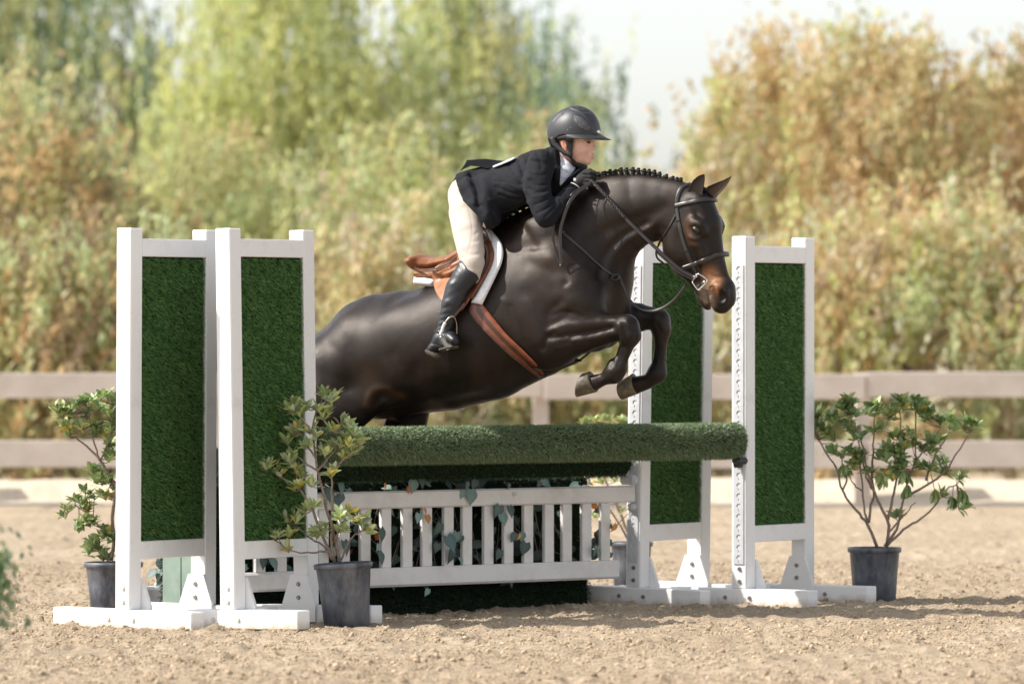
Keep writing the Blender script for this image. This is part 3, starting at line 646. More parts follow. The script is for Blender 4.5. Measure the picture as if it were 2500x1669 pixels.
def shrub(pot_px, Y, rim_r, bot_r, h, tilt, stems, whorls, conv, label, leafsets, seed, wscale=1.0, dr=.22, nl=(9, 14), extra=0.0):
    rs = random.Random(seed); rn = np.random.default_rng(seed)
    whorls = list(whorls) + [(w[0] + rs.uniform(-38, 38), w[1] + rs.uniform(-30, 30)) + tuple(w[2:]) for w in whorls if rs.random() < extra]
    bx = (pot_px - CX) / FPX * Y; root = empty('potted_shrub', (bx, Y, 0), label, 'potted plant', 'shrubs in plastic nursery pots round the jump')
    Mt = Matrix.Rotation(R(tilt), 4, 'Y'); n = 40
    mb = MB(); rings = [(bot_r - .004, 0.0), (bot_r, .004), (bot_r * .5 + rim_r * .5 - .003, h * .5), (rim_r - .006, h - .028), (rim_r - .004, h - .026)]
    prof = rings + [(rim_r + .004, h - .024), (rim_r + .006, h - .006), (rim_r + .002, h), (rim_r - .006, h), (rim_r - .012, h - .02), (rim_r - .016, h - .06)]
    V = []; F = []
    for r_, z_ in prof:
        for i in range(n): a = 2 * math.pi * i / n; V.append(tuple(Mt @ Vector((r_ * math.cos(a), r_ * math.sin(a), z_))))
    for j in range(len(prof) - 1):
        for i in range(n): F.append((j * n + i, j * n + (i + 1) % n, (j + 1) * n + (i + 1) % n, (j + 1) * n + i))
    F.append(tuple(range(n - 1, -1, -1)))
    ob('pot', raw_mesh('pot', V, F, M['pot'], smooth=True), root)
    rr = rim_r - .014; V = [tuple(Mt @ Vector((0, 0, h - .02)))]; F = []
    for q in (0.5, 1.0):
        for i in range(24): a = 2 * math.pi * i / 24; V.append(tuple(Mt @ Vector((rr * q * math.cos(a), rr * q * math.sin(a), h - .032 + rs.uniform(-.006, .006)))))
    F = [(0, 1 + i, 1 + (i + 1) % 24) for i in range(24)] + [(1 + i, 25 + i, 25 + (i + 1) % 24, 1 + (i + 1) % 24) for i in range(24)]
    ob('soil', raw_mesh('soil', V, F, M['soil'], smooth=True), root)
    pts = []
    for st_ in stems:
        dep = rs.uniform(-dr, dr) if len(stems) > 1 else 0; m = len(st_); P = []
        for i, p in enumerate(st_):
            sx, sy = conv(p); t = i / (m - 1); d0 = p[2] if len(p) > 2 else dep
            P.append(at(sx, sy, Y + d0 * t ** 1.1))
        P = spline(np.array(P), max(8, m * 3)); P[1:-1] += rn.normal(0, .002, (len(P) - 2, 3))
        L = np.linalg.norm(np.diff(P, axis=0), axis=1).sum(); r0 = min(.009, .0035 + .008 * L)
        MB().tube([tuple(p - np.array((bx, Y, 0))) for p in P], [r0 * (1 - .6 * i / len(P)) for i in range(len(P))], 7).build('stem', M['bark'], root, True)
        pts += [P[i] for i in range(len(P) // 4, len(P))]
    pts = np.array(pts); cnt = 0; ex_v, ex_f, ex_c = [], [], []; en = 0; tw = MB()
    cen = at(*conv(whorls[0][:2]), Y); allw = []
    for w in whorls:
        sx, sy = conv(w); near_ = pts[np.argmin(np.abs((pts[:, 0] / pts[:, 1] * FPX + CX) - sx) + np.abs(HORIZ + (HC - pts[:, 2]) / pts[:, 1] * FPX - sy))]
        allw.append(at(sx, sy, near_[1] + rs.uniform(-.06, .06)))
        tw.tube([tuple(near_ - np.array((bx, Y, 0))), tuple((near_ * .4 + allw[-1] * .6) - np.array((bx, Y, 0.008))), tuple(allw[-1] - np.array((bx, Y, 0)))], [.003, .0022, .0016], 5)
    tw.build('twigs', M['bark'], root, True)['kind'] = 'stuff'
    cen = np.mean(allw, axis=0); cen[2] -= .25
    for w, W in zip(whorls, allw):
        kind = w[2] if len(w) > 2 else None
        ax = W - cen; ax[2] = abs(ax[2]) + .25; ax[0] *= .8; ax /= np.linalg.norm(ax); ax += rn.normal(0, .18, 3); ax /= np.linalg.norm(ax)
        e1 = np.cross(ax, (0.3, 1, .1)); e1 /= np.linalg.norm(e1); e2 = np.cross(ax, e1); k_ = rs.randint(*nl); a0_ = rs.random() * 6
        for j in range(k_):
            a = a0_ + j * 2.4; op = rs.uniform(.35, 1.25); dd = ax * math.cos(op) + (e1 * math.cos(a) + e2 * math.sin(a)) * math.sin(op)
            ms = leafsets[0]; r = rs.random()
            if kind == 'y' and r < .5: ms = LY
            elif r < .035: ms = LY
            elif r < .035 + leafsets[2]: ms = leafsets[1]
            if kind == 'd': dd = dd * .6 + np.array((0, 0, -1)); dd /= np.linalg.norm(dd)
            me = rs.choice(ms); sc = rs.uniform(.6, 1.12) * wscale
            base = W + ax * rs.uniform(-.012, .008) - np.array((bx, Y, 0)); e = rotm(dd, ax, rs.uniform(-.5, .5))
            if cnt < 298:
                o = ob('leaf', me, root, tuple(base), e); o.scale = (sc * rs.uniform(.85, 1.2), sc, sc); cnt += 1
            else:
                Mx = Matrix.Translation(base) @ e.to_matrix().to_4x4() @ Matrix.Scale(sc, 4)
                vv = [tuple(Mx @ v.co) for v in me.vertices]; ex_v += vv; ex_f += [tuple(i + en for i in p.vertices) for p in me.polygons]
                cd = np.empty(len(me.vertices) * 4, dtype=np.float32); me.color_attributes[0].data.foreach_get('color', cd); ex_c.append(cd.reshape(-1, 4)[:, :3] * rs.uniform(.8, 1.2)); en += len(vv)
    if ex_v: ob('leaf_cluster', raw_mesh('leaf_cluster', ex_v, ex_f, M['leaf'], smooth=True, col=np.vstack(ex_c)), root)['kind'] = 'stuff'
    return root
z7 = lambda p: (100 + p[0] * .4082, 920 + p[1] * .4082)
shrub(847, 26.72, .134, .106, .300, -3.5,
      [[(1785, 1105), (1755, 950), (1720, 820), (1690, 700), (1655, 560), (1630, 400), (1625, 300), (1650, 190)], [(1755, 1105), (1735, 950), (1740, 750), (1735, 600), (1722, 585)],
       [(1750, 1100), (1720, 1045), (1600, 1050), (1500, 1040), (1440, 1000)], [(1740, 1090), (1700, 1020), (1620, 970), (1550, 910), (1520, 880)], [(1655, 560), (1570, 505), (1500, 440), (1470, 390)],
       [(1760, 1100), (1700, 990), (1640, 830), (1590, 740), (1540, 660), (1450, 610), (1370, 545)], [(1790, 1100), (1850, 970), (1900, 930), (1950, 905)], [(1655, 560), (1720, 480), (1790, 380), (1820, 310)],
       [(1665, 580), (1760, 545), (1840, 460), (1895, 405)], [(1628, 330), (1570, 260), (1510, 180)], [(1640, 480), (1600, 420), (1560, 350), (1500, 330)], [(1745, 1000), (1790, 900), (1820, 840)]],
      [(1360, 510), (1345, 545), (1410, 570), (1440, 590), (1500, 530), (1560, 600), (1530, 570), (1470, 190), (1510, 150), (1550, 230), (1590, 190), (1520, 210), (1690, 120), (1740, 150), (1660, 200), (1720, 210), (1755, 120), (1690, 250), (1440, 340), (1470, 400), (1520, 350), (1580, 420), (1500, 470), (1610, 340), (1550, 300),
       (1790, 280), (1830, 300), (1760, 330), (1820, 370), (1870, 350), (1900, 390), (1885, 440), (1850, 470), (1800, 480), (1740, 430), (1700, 470), (1750, 560), (1735, 590, 'y'), (1790, 420), (1840, 410), (1370, 900), (1400, 960), (1350, 930), (1480, 860), (1530, 840), (1480, 930, 'y'), (1600, 790), (1640, 780), (1540, 660, 'y'), (1620, 650),
       (1660, 920), (1700, 900), (1650, 960), (1790, 840), (1830, 820), (1900, 880), (1950, 930), (1930, 860), (1800, 920), (1480, 1040, 'y'), (1860, 860)],
      z7, 'potted shrub with pale leaf tips in a tilted grey pot, frontmost of the plants', (LG2, LGS, .35), 11, 1.12, .16, (9, 14), .6)
z6 = lambda p: (1950 + p[0] * .3571, 940 + p[1] * .3571)
shrub(2135, 29.3, .134, .110, .276, 0,
      [[(535, 1105), (470, 950), (380, 840), (300, 720), (260, 580), (200, 480), (130, 370)], [(470, 950), (450, 850), (440, 730), (420, 560), (390, 480)], [(480, 940), (490, 820), (515, 745), (460, 620), (420, 440), (400, 360)],
       [(600, 1105), (620, 990), (600, 910), (530, 760), (480, 620), (430, 400), (350, 200)], [(610, 920), (640, 780), (670, 640), (690, 500), (700, 300), (690, 180)], [(590, 1100), (680, 960), (710, 800), (740, 680), (790, 520), (800, 340), (800, 170)],
       [(600, 1100), (740, 970), (850, 900), (930, 820), (1020, 700), (1080, 680)], [(720, 770), (850, 700), (1000, 590), (1070, 480), (1130, 390), (1175, 320)], [(515, 745), (500, 620), (510, 470), (510, 370), (520, 200)],
       [(790, 520), (860, 440), (930, 350), (970, 290)], [(870, 650), (930, 480), (1000, 370), (1030, 290)], [(620, 1000), (690, 920), (800, 800)], [(300, 720), (330, 640), (300, 540), (280, 480)], [(440, 730), (380, 680), (330, 580)]],
      [(330, 110), (350, 150), (280, 150), (380, 200), (340, 190), (160, 210), (220, 220), (100, 250), (140, 290), (90, 310), (240, 260), (210, 330), (250, 380), (330, 280), (370, 320), (410, 340), (380, 370), (510, 150), (550, 180), (480, 200), (500, 320), (560, 310), (690, 130), (640, 190), (620, 230), (720, 170),
       (800, 120), (850, 150), (770, 150), (820, 180), (900, 220), (870, 250), (960, 240), (1020, 250), (1040, 290), (1150, 260), (1190, 290), (1130, 310), (640, 360), (690, 370), (770, 350), (880, 380), (930, 400), (900, 440), (580, 430), (620, 450), (660, 470), (720, 440), (780, 430), (830, 440), (550, 500), (600, 520), (690, 520),
       (250, 460), (300, 480), (370, 480), (410, 500), (440, 520), (560, 600, 'd'), (500, 600), (640, 600, 'y'), (740, 600, 'd'), (830, 570), (900, 580), (960, 540), (1000, 600), (1080, 640), (1100, 700, 'd'), (930, 710, 'd'), (960, 750), (740, 680, 'd'), (700, 570), (1050, 770, 'd'), (690, 905), (1130, 830), (300, 540, 'd'), (370, 550, 'y'), (650, 560, 'd')],
      z6, 'wide spreading dark green shrub in a grey pot right of the jump', (LG1, LG2, .12), 12, 1.22, .22, (9, 13), 1.0)
z1 = lambda p: (p[0] * .3827, 880 + p[1] * .3827)
shrub(277, 28.15, .142, .112, .246, 0,
      [[(710, 1275), (722, 1150), (715, 950), (740, 800), (700, 740), (640, 640), (600, 590), (470, 480)], [(640, 640), (610, 560), (580, 430), (560, 330)], [(640, 640), (700, 500), (730, 380), (720, 280)], [(722, 1100), (640, 1060), (560, 980), (480, 920)],
       [(700, 1270), (650, 1230), (620, 1200)], [(740, 800), (800, 600), (830, 400), (810, 300)], [(740, 1250), (800, 1000), (830, 850)]],
      [(350, 320), (390, 350), (430, 330), (480, 300), (470, 350), (410, 420), (440, 480, 'y'), (540, 270), (560, 310), (600, 260), (640, 240), (680, 230), (720, 260), (620, 310), (670, 330), (700, 350), (560, 370), (520, 430, 'y'), (600, 430), (640, 480), (700, 540), (730, 600), (700, 640), (610, 700), (640, 730), (600, 760), (680, 770),
       (720, 820), (570, 850), (600, 880), (660, 860), (480, 890), (520, 920), (430, 960), (550, 960, 'y'), (500, 1010, 'd'), (530, 1040), (600, 1040), (680, 1110), (650, 1130), (720, 1140), (600, 1210), (640, 1220), (690, 1270), (570, 1200), (730, 400), (700, 460), (710, 880, 'y'), (800, 280), (830, 420), (810, 700)],
      z1, 'tall shrub in a dark pot half hidden behind the leftmost standard', (LG1, LG2, .3), 13, 1.1, .15, (9, 14), .8)
sid = lambda p: p[:2]
shrub(1541, 31.0, .115, .095, .243, 0,
      [[(1545, 1325), (1500, 1220), (1470, 1150), (1440, 1060), (1425, 1038)], [(1540, 1325), (1545, 1200), (1500, 1100), (1490, 1035)], [(1550, 1325), (1560, 1200), (1530, 1100), (1535, 1032)], [(1535, 1320), (1500, 1260), (1450, 1190)]],
      [(1420, 1034), (1435, 1030), (1450, 1028), (1470, 1028), (1490, 1030), (1515, 1032), (1532, 1028), (1445, 1183, 'y'), (1470, 1180), (1500, 1175), (1530, 1180), (1545, 1168), (1455, 1262), (1520, 1250), (1540, 1240), (1475, 1100), (1500, 1110), (1530, 1060)],
      sid, 'yellow green shrub in a dark pot behind the far end of the gate', (LG2, LG1, .4), 14, .95, .1)

# ------------------------------------------------------------------ silk ivy through the gate
IV = leaf_variants('leaf', M['ivy'], .080, .036, [(.075, .125, .115), (.10, .165, .15), (.055, .09, .08), (.17, .26, .23)], heart=True, curl=(.05, .3), fold=.2)
IO = leaf_variants('leaf', M['ivy'], .060, .026, [(.50, .15, .04), (.58, .26, .07), (.36, .09, .035)], heart=True, curl=(.05, .3), fold=.2)
IW = leaf_variants('leaf', M['ivy'], .050, .022, [(.50, .60, .50)], heart=True, curl=(.05, .3))
ivy = empty('ivy_garland', tuple(gp(LG_ / 2, -.06, .1)), 'artificial ivy with orange leaves wound through the picket gate', 'ivy garland')
z3 = lambda x, y: (780 + x * .332, 1020 + y * .332)
front = [(450, 835, 28), (430, 940, 18), (440, 1010, 26), (890, 800, 26), (1010, 860, 24), (940, 900, 34), (975, 990, 30), (1030, 1040, 16), (870, 940, 20), (1045, 880, 16), (1060, 550, 18), (1115, 560, 30), (1150, 475, 20), (1090, 485, 18), (690, 480, 28), (745, 455, 22), (660, 520, 18, 'o'), (690, 515, 12, 'o'),
         (770, 680, 20, 'o'), (790, 735, 22, 'o'), (730, 720, 20), (1320, 665, 26), (1340, 725, 26), (1395, 670, 24), (1440, 560, 15, 'w'), (1440, 865, 20), (1475, 870, 18, 'o'), (1495, 860, 18), (1520, 940, 26), (1330, 990, 22), (120, 600, 28), (60, 540, 28), (150, 500, 24), (180, 930, 28), (90, 980, 22), (480, 495, 18, 'o'), (1625, 480, 14), (1395, 490, 12),
         (-355, 1060, 26), (-420, 1050, 22), (800, 1270, 16), (2180, 800, 26, 'o'), (2035, 960, 22), (2050, 985, 16), (160, 580, 20)]
stem = MB()
cntl = 0
for q, L in enumerate(front):
    sx, sy = z3(L[0], L[1]); lift = .035 if L[1] > 560 or L[1] < 470 else .03
    s = line_hit(a0 + NG * lift, G, sx); p = a0 + NG * lift + G * s; zz_ = HC - (sy - HORIZ) / FPX * p[1]
    p = np.array((p[0], p[1], zz_)); ms = {'o': IO, 'w': IW}.get(L[3] if len(L) > 3 else '', IV)
    dd = Vector((rnd.uniform(-.6, .6), -.25, -1)); e = rotm(dd, (NG[0] + rnd.uniform(-.3, .3), NG[1], .35), rnd.uniform(-.4, .4)); sc = L[2] / 30
    o = ob('leaf', rnd.choice(ms), ivy, tuple(p - np.array(ivy.location)), e); o.scale = (sc,) * 3
    o.location.z += .5 * .07 * sc * .5
    base = p - np.array(ivy.location)
    stem.tube([tuple(base), tuple(base - NG * .05 + UZ * .03), tuple(base - NG * .11 + UZ * .06 + G * rnd.uniform(-.05, .05))], [.0012, .0015, .0018], 5)
for q in range(210):
    s = rnd.uniform(.25, LG_ - .06); z_ = rnd.uniform(.16, .64) if s < sr - .1 else rnd.uniform(.2, .5); p = gp(s, rnd.uniform(-.115, -.04), z_)
    ms = IO if rnd.random() < .08 else IV
    e = rotm((rnd.uniform(-1, 1), rnd.uniform(-.4, .1), rnd.uniform(-1, .3)), (NG[0] + rnd.uniform(-.8, .8), NG[1], .5), 0); sc = rnd.uniform(.45, .95)
    o = ob('leaf', rnd.choice(ms), ivy, tuple(p - np.array(ivy.location)), e); o.scale = (sc,) * 3
for q in range(14):
    s = .2 + q * .18; stem.tube([tuple(gp(s + k * .08, -.05 + rnd.uniform(-.03, .03), rnd.uniform(.15, .62)) - np.array(ivy.location)) for k in range(5)], .0022, 5)
for q in range(8):     # trailing end left of the box
    c = at(rnd.uniform(376, 415), rnd.uniform(1362, 1412), 27.9); e = rotm((rnd.uniform(-1, .2), -.2, -.8), (-.6, -.7, .4), 0)
    o = ob('leaf', rnd.choice(IV), ivy, tuple(c - np.array(ivy.location)), e); o.scale = (.8,) * 3
stem.build('stems', M['bark'], ivy, True)['kind'] = 'stuff'
# ------------------------------------------------------------------ sculpting by distance fields
PHI = R(25); HO = np.array((-.2, 27.9, 0.))
E1 = np.array((math.cos(PHI), -math.sin(PHI), 0)); E2 = np.array((math.sin(PHI), math.cos(PHI), 0))
def uz(px, py, w=0.0):
    """heading coordinate u and height z of the point seen at a photo pixel, on the plane w metres off the horse's midline"""
    k = (px - CX) / FPX; bx, by = HO[0] + E2[0] * w, HO[1] + E2[1] * w
    u = (k * by - bx) / (E1[0] - k * E1[1]); Y = by + u * E1[1]
    return u, HC - (py - HORIZ) / FPX * Y, Y
def loc2w(V): V = np.asarray(V); return HO + V[:, :1] * E1 + V[:, 1:2] * E2 + V[:, 2:3] * UZ
def W3(px, py, w=0.0): u, z, Y = uz(px, py, w); return HO + E1 * u + E2 * w + UZ * z
def N(px, py, r, k=1.0, w=0.0):
    """field node: photo pixel, radius in pixels, sideways stretch, sideways offset"""
    u, z, Y = uz(px, py, w); return (u, z, w, r * Y / FPX, k)
class Field:
    def __init__(s, umin, umax, wmin, wmax, zmin, zmax, h):
        s.h = h; s.u = np.arange(umin, umax, h, dtype=np.float32); s.w = np.arange(wmin, wmax, h, dtype=np.float32); s.z = np.arange(zmin, zmax, h, dtype=np.float32)
        s.F = np.ones((len(s.u), len(s.w), len(s.z)), dtype=np.float32)
    def blk(s, lo, hi):
        r = []
        for a, l, h in ((s.u, lo[0], hi[0]), (s.w, lo[1], hi[1]), (s.z, lo[2], hi[2])):
            i = max(0, int(np.searchsorted(a, l)) - 1); j = min(len(a), int(np.searchsorted(a, h)) + 1)
            if j <= i: return None
            r.append(slice(i, j))
        return tuple(r)
    def chain(s, nodes, k=.03, op='add'):
        m = k + 3 * s.h
        lo = [min(n[0] - n[3] for n in nodes) - m, min(n[2] - n[3] * n[4] for n in nodes) - m, min(n[1] - n[3] for n in nodes) - m]
        hi = [max(n[0] + n[3] for n in nodes) + m, max(n[2] + n[3] * n[4] for n in nodes) + m, max(n[1] + n[3] for n in nodes) + m]
        b = s.blk(lo, hi)
        if b is None: return s
        sub = np.full(tuple(x.stop - x.start for x in b), 1.0, dtype=np.float32)
        segs = list(zip(nodes[:-1], nodes[1:])) if len(nodes) > 1 else [(nodes[0], nodes[0])]
        for A, B in segs:
            lo2 = [min(A[0] - A[3], B[0] - B[3]) - m, min(A[2] - A[3] * A[4], B[2] - B[3] * B[4]) - m, min(A[1] - A[3], B[1] - B[3]) - m]
            hi2 = [max(A[0] + A[3], B[0] + B[3]) + m, max(A[2] + A[3] * A[4], B[2] + B[3] * B[4]) + m, max(A[1] + A[3], B[1] + B[3]) + m]
            c = s.blk(lo2, hi2)
            if c is None: continue
            U = s.u[c[0]][:, None, None]; Wd = s.w[c[1]][None, :, None]; Z = s.z[c[2]][None, None, :]
            du, dz, dw = B[0] - A[0], B[1] - A[1], B[2] - A[2]; L2 = du * du + dz * dz + dw * dw
            if L2 < 1e-10: t = np.float32(0)
            else:
                # sideways distance weighs less, so flattened chains still map along their own line
                q = .25 if (du * du + dz * dz) > .3 * dw * dw else 1.0
                den = du * du + dz * dz + q * dw * dw
                t = np.clip(((U - A[0]) * du + (Z - A[1]) * dz + (Wd - A[2]) * dw * q) / den, 0, 1)
            r = A[3] + (B[3] - A[3]) * t; kk = A[4] + (B[4] - A[4]) * t
            d = np.sqrt((U - A[0] - du * t) ** 2 + (Z - A[1] - dz * t) ** 2 + ((Wd - A[2] - dw * t) / kk) ** 2) - r
            d = d * np.minimum(1, kk)
            ci = tuple(slice(c[i].start - b[i].start, c[i].stop - b[i].start) for i in range(3))
            sub[ci] = np.minimum(sub[ci], d)
        s._comb(b, sub, k, op); return s
    def _comb(s, b, d, k, op):
        a = s.F[b]
        if op == 'add':
            h = np.maximum(k - np.abs(a - d), 0) / k; s.F[b] = np.minimum(a, d) - h * h * k * .25
        elif op == 'sub':
            d = -d; h = np.maximum(k - np.abs(a - d), 0) / k; s.F[b] = np.maximum(a, d) + h * h * k * .25
        else:
            h = np.maximum(k - np.abs(a - d), 0) / k; s.F[b] = np.maximum(a, d) + h * h * k * .25
    def sides(s, f, k=.03, op='add'):
        """the same chain on the near (-w) and far (+w) side"""
        for sg in (-1, 1): s.chain(f(sg), k, op)
        return s
    def pixels(s, b=None):
        b = b or (slice(None),) * 3
        U = s.u[b[0]][:, None, None]; Wd = s.w[b[1]][None, :, None]; Z = s.z[b[2]][None, None, :]
        X = HO[0] + U * E1[0] + Wd * E2[0]; Y = HO[1] + U * E1[1] + Wd * E2[1]
        return CX + FPX * X / Y + 0 * Z, HORIZ + (HC - Z) * FPX / Y
    def mask(s, poly, k=.01, keep=True, scale=.002, wrange=None):
        """keep (or cut away) what lies inside an outline"""
        px, py = s.pixels(); P = np.array(poly, float); d2 = np.full(px.shape, 1e9, dtype=np.float32); ins = np.zeros(px.shape, bool)
        for i in range(len(P)):
            a, b = P[i], P[(i + 1) % len(P)]; e = b - a
            t = np.clip(((px - a[0]) * e[0] + (py - a[1]) * e[1]) / (e @ e), 0, 1)
            d2 = np.minimum(d2, (px - a[0] - e[0] * t) ** 2 + (py - a[1] - e[1] * t) ** 2)
            c = (a[1] > py) != (b[1] > py)
            with np.errstate(divide='ignore', invalid='ignore'):
                xi = a[0] + (py - a[1]) / (b[1] - a[1] if abs(b[1] - a[1]) > 1e-9 else 1e-9) * e[0]
            ins ^= c & (px < xi)
        d = np.sqrt(d2) * scale; d = np.where(ins, -d, d)
        if not keep: d = -d
        if wrange is not None:
            sel = (s.w >= wrange[0]) & (s.w <= wrange[1]); d = np.where(sel[None, :, None], d, -1)
        s._comb((slice(None),) * 3, d.astype(np.float32), k, 'int'); return s
    def mesh(s):
        F = s.F; I = F < 0; nx, ny, nz = F.shape
        cnt = np.zeros((nx - 1, ny - 1, nz - 1), dtype=np.int8)
        for i in (0, 1):
            for j in (0, 1):
                for k in (0, 1): cnt += I[i:nx - 1 + i, j:ny - 1 + j, k:nz - 1 + k]
        act = (cnt > 0) & (cnt < 8); c = np.argwhere(act); ids = np.full(act.shape, -1, dtype=np.int32); ids[act] = np.arange(len(c))
        acc = np.zeros((len(c), 3)); num = np.zeros(len(c))
        cor = {(i, j, k): F[c[:, 0] + i, c[:, 1] + j, c[:, 2] + k].astype(np.float64) for i in (0, 1) for j in (0, 1) for k in (0, 1)}
        for ax in range(3):
            for o1 in (0, 1):
                for o2 in (0, 1):
                    p = [o1, o2]; p.insert(ax, 0); q = list(p); q[ax] = 1; a, b = cor[tuple(p)], cor[tuple(q)]
                    x = (a < 0) != (b < 0); t = np.where(x, a / np.where(x, a - b, 1), 0)
                    v = np.tile(np.array(p, float), (len(c), 1)); v[:, ax] = t; acc[x] += v[x]; num[x] += 1
        V = (c + acc / num[:, None]) * s.h + np.array((s.u[0], s.w[0], s.z[0]))
        Q = []
        for ax in range(3):
            sl0 = [slice(1, -1)] * 3; sl1 = [slice(1, -1)] * 3
            sl0[ax] = slice(0, -1); sl1[ax] = slice(1, None)
            A = I[tuple(sl0)]; B = I[tuple(sl1)]; e = np.argwhere(A != B); off = np.ones(3, int); off[ax] = 0; e = e + off
            inside = I[e[:, 0], e[:, 1], e[:, 2]]; o1, o2 = [(1, 2), (2, 0), (0, 1)][ax]
            def idx(a, b):
                g = e.copy(); g[:, o1] -= a; g[:, o2] -= b; return ids[g[:, 0], g[:, 1], g[:, 2]]
            q = np.stack([idx(1, 1), idx(0, 1), idx(0, 0), idx(1, 0)], 1); q[~inside] = q[~inside][:, ::-1]; Q.append(q)
        Q = np.vstack(Q); Q = Q[(Q >= 0).all(1)]
        return V, Q
    def grad(s, V):
        """outward unit normals at vertices"""
        G = np.zeros_like(V); o = np.array((s.u[0], s.w[0], s.z[0])); sh = np.array(s.F.shape)
        def samp(P):
            q = (P - o) / s.h; i = np.clip(np.floor(q).astype(int), 0, sh - 2); f = q - i; r = 0
            for a in (0, 1):
                for b in (0, 1):
                    for c in (0, 1):
                        r = r + s.F[i[:, 0] + a, i[:, 1] + b, i[:, 2] + c] * (f[:, 0] if a else 1 - f[:, 0]) * (f[:, 1] if b else 1 - f[:, 1]) * (f[:, 2] if c else 1 - f[:, 2])
            return r
        for ax in range(3):
            d = np.zeros(3); d[ax] = s.h; G[:, ax] = samp(V + d) - samp(V - d)
        return G / (np.linalg.norm(G, axis=1)[:, None] + 1e-9)
def smooth_mesh(V, Q, it=2, lam=.5):
    n = len(V); E = np.vstack([Q[:, [0, 1]], Q[:, [1, 2]], Q[:, [2, 3]], Q[:, [3, 0]]]); V = V.copy()
    deg = np.bincount(E.ravel(), minlength=n)[:, None].clip(1)
    for k in range(it * 2):
        l = lam if k % 2 == 0 else -lam * 1.03
        S_ = np.zeros_like(V)
        for ax in range(3):
            S_[:, ax] = np.bincount(E[:, 0], V[E[:, 1], ax], n) + np.bincount(E[:, 1], V[E[:, 0], ax], n)
        V += l * (S_ / deg - V)
    return V
def pix(V):
    Wd = loc2w(V); return CX + FPX * Wd[:, 0] / Wd[:, 1], HORIZ + (HC - Wd[:, 2]) * FPX / Wd[:, 1]
def seg_dist(px, py, pts):
    d = np.full(px.shape, 1e9)
    P = np.array(pts, float)
    if len(P) == 1: return np.hypot(px - P[0, 0], py - P[0, 1])
    for a, b in zip(P[:-1], P[1:]):
        e = b - a; t = np.clip(((px - a[0]) * e[0] + (py - a[1]) * e[1]) / (e @ e), 0, 1)
        d = np.minimum(d, np.hypot(px - a[0] - e[0] * t, py - a[1] - e[1] * t))
    return d
def strokes(V, Nn, S, wmax=None, seed=0):
    """push the near surface in or out along strokes: (polyline in photo pixels, width, height in mm)"""
    px, py = pix(V); face = np.clip(-(Nn @ np.array((math.sin(PHI) * 0 + .0, 1.0, 0))) * 1.5 + .2, 0, 1)
    if wmax is not None: face = face * (V[:, 1] < wmax)
    D = np.zeros(len(V))
    for pts, wd, hmm in S:
        if len(pts) > 2: pts = spline(np.array(pts, float), len(pts) * 4)
        d = seg_dist(px, py, pts); D += hmm * .001 * np.exp(-(d / wd) ** 2)
    return V + Nn * (D * face)[:, None]
# ------------------------------------------------------------------ the horse
H = Field(-1.5, 1.48, -.42, .42, .02, 2.16, .0092)
def m(f): return lambda sg: [N(p[0], p[1], p[2], p[3] if len(p) > 3 else 1, sg * (p[4] if len(p) > 4 else 0)) for p in f]
# trunk
H.chain([N(770, 950, 116, .9), N(865, 902, 124, 1.0), N(925, 880, 143, .97), N(1000, 864, 148, .94), N(1090, 846, 156, .94), N(1180, 812, 168, .86), N(1285, 735, 192, .66), N(1380, 690, 150, .66)], .04)
H.chain([N(1195, 655, 38, .8), N(1240, 592, 46, .75), N(1300, 560, 50, .7), N(1370, 545, 60, .7)], .06)         # withers
H.sides(m([(1260, 770, 100, .5, .20), (1130, 830, 120, .5, .22), (1010, 850, 105, .5, .21)]), .08)          # ribs
H.chain([N(898, 824, 94, .95), N(925, 820, 101, .95), N(965, 826, 114, .95)], .05)                                       # croup
# neck
H.chain([N(1400, 665, 140, .62), N(1425, 605, 138, .55), N(1462, 562, 118, .52), N(1512, 531, 98, .50), N(1562, 516, 83, .48), N(1602, 513, 76, .47), N(1650, 512, 66, .5)], .05)
H.chain([N(1330, 540, 34, .6), N(1400, 494, 32, .6), N(1470, 471, 28, .6), N(1560, 461, 22, .6), N(1640, 470, 20, .7)], .05)   # crest
H.chain([N(1475, 690, 62, .9), N(1470, 750, 60, 1.0), N(1420, 790, 60, 1.1)], .06)                        # breast
H.sides(m([(1330, 590, 70, .5, .13), (1350, 680, 88, .5, .17), (1400, 740, 80, .55, .18)]), .07)             # shoulder blade and point
H.sides(m([(1310, 800, 78, .55, .20), (1345, 840, 62, .7, .19)]), .06)                                     # triceps, elbow
# hindquarters
H.sides(m([(875, 838, 66, .65, .16), (812, 908, 88, .75, .17), (790, 970, 98, .7, .19), (830, 1000, 70, .8, .20)]), .06)
H.sides(m([(930, 950, 48, .5, .21), (885, 985, 42, .7, .20)]), .05)                                          # flank fold and stifle
H.chain([N(960, 985, 46, 1.0, -.02), N(975, 1008, 20, 1.1, -.02), N(979, 1022, 9, 1.0, -.02)], .03)
# hind legs, stretched out behind the wall box
def hind(w, dx, dy):
    H.chain([N(800 + dx, 1010 + dy, 74, .62, w), N(740 + dx, 1090 + dy, 50, .62, w), N(680 + dx, 1150 + dy, 29, .75, w)], .04)
    H.chain([N(676 + dx, 1148 + dy, 31, .75, w), N(662 + dx, 1172 + dy, 26, .8, w), N(640 + dx, 1235 + dy, 18, .8, w), N(622 + dx, 1290 + dy, 19, .9, w)], .015)
    H.chain([N(622 + dx, 1292 + dy, 21, .9, w), N(604 + dx, 1322 + dy, 17, .9, w)], .015)
hind(-.17, 10, 0); hind(.17, -30, -20)
H.chain([N(1000, 1000, 52, .7, .18), N(985, 1060, 55, .7, .18), N(930, 1120, 45, .7, .18)], .04)
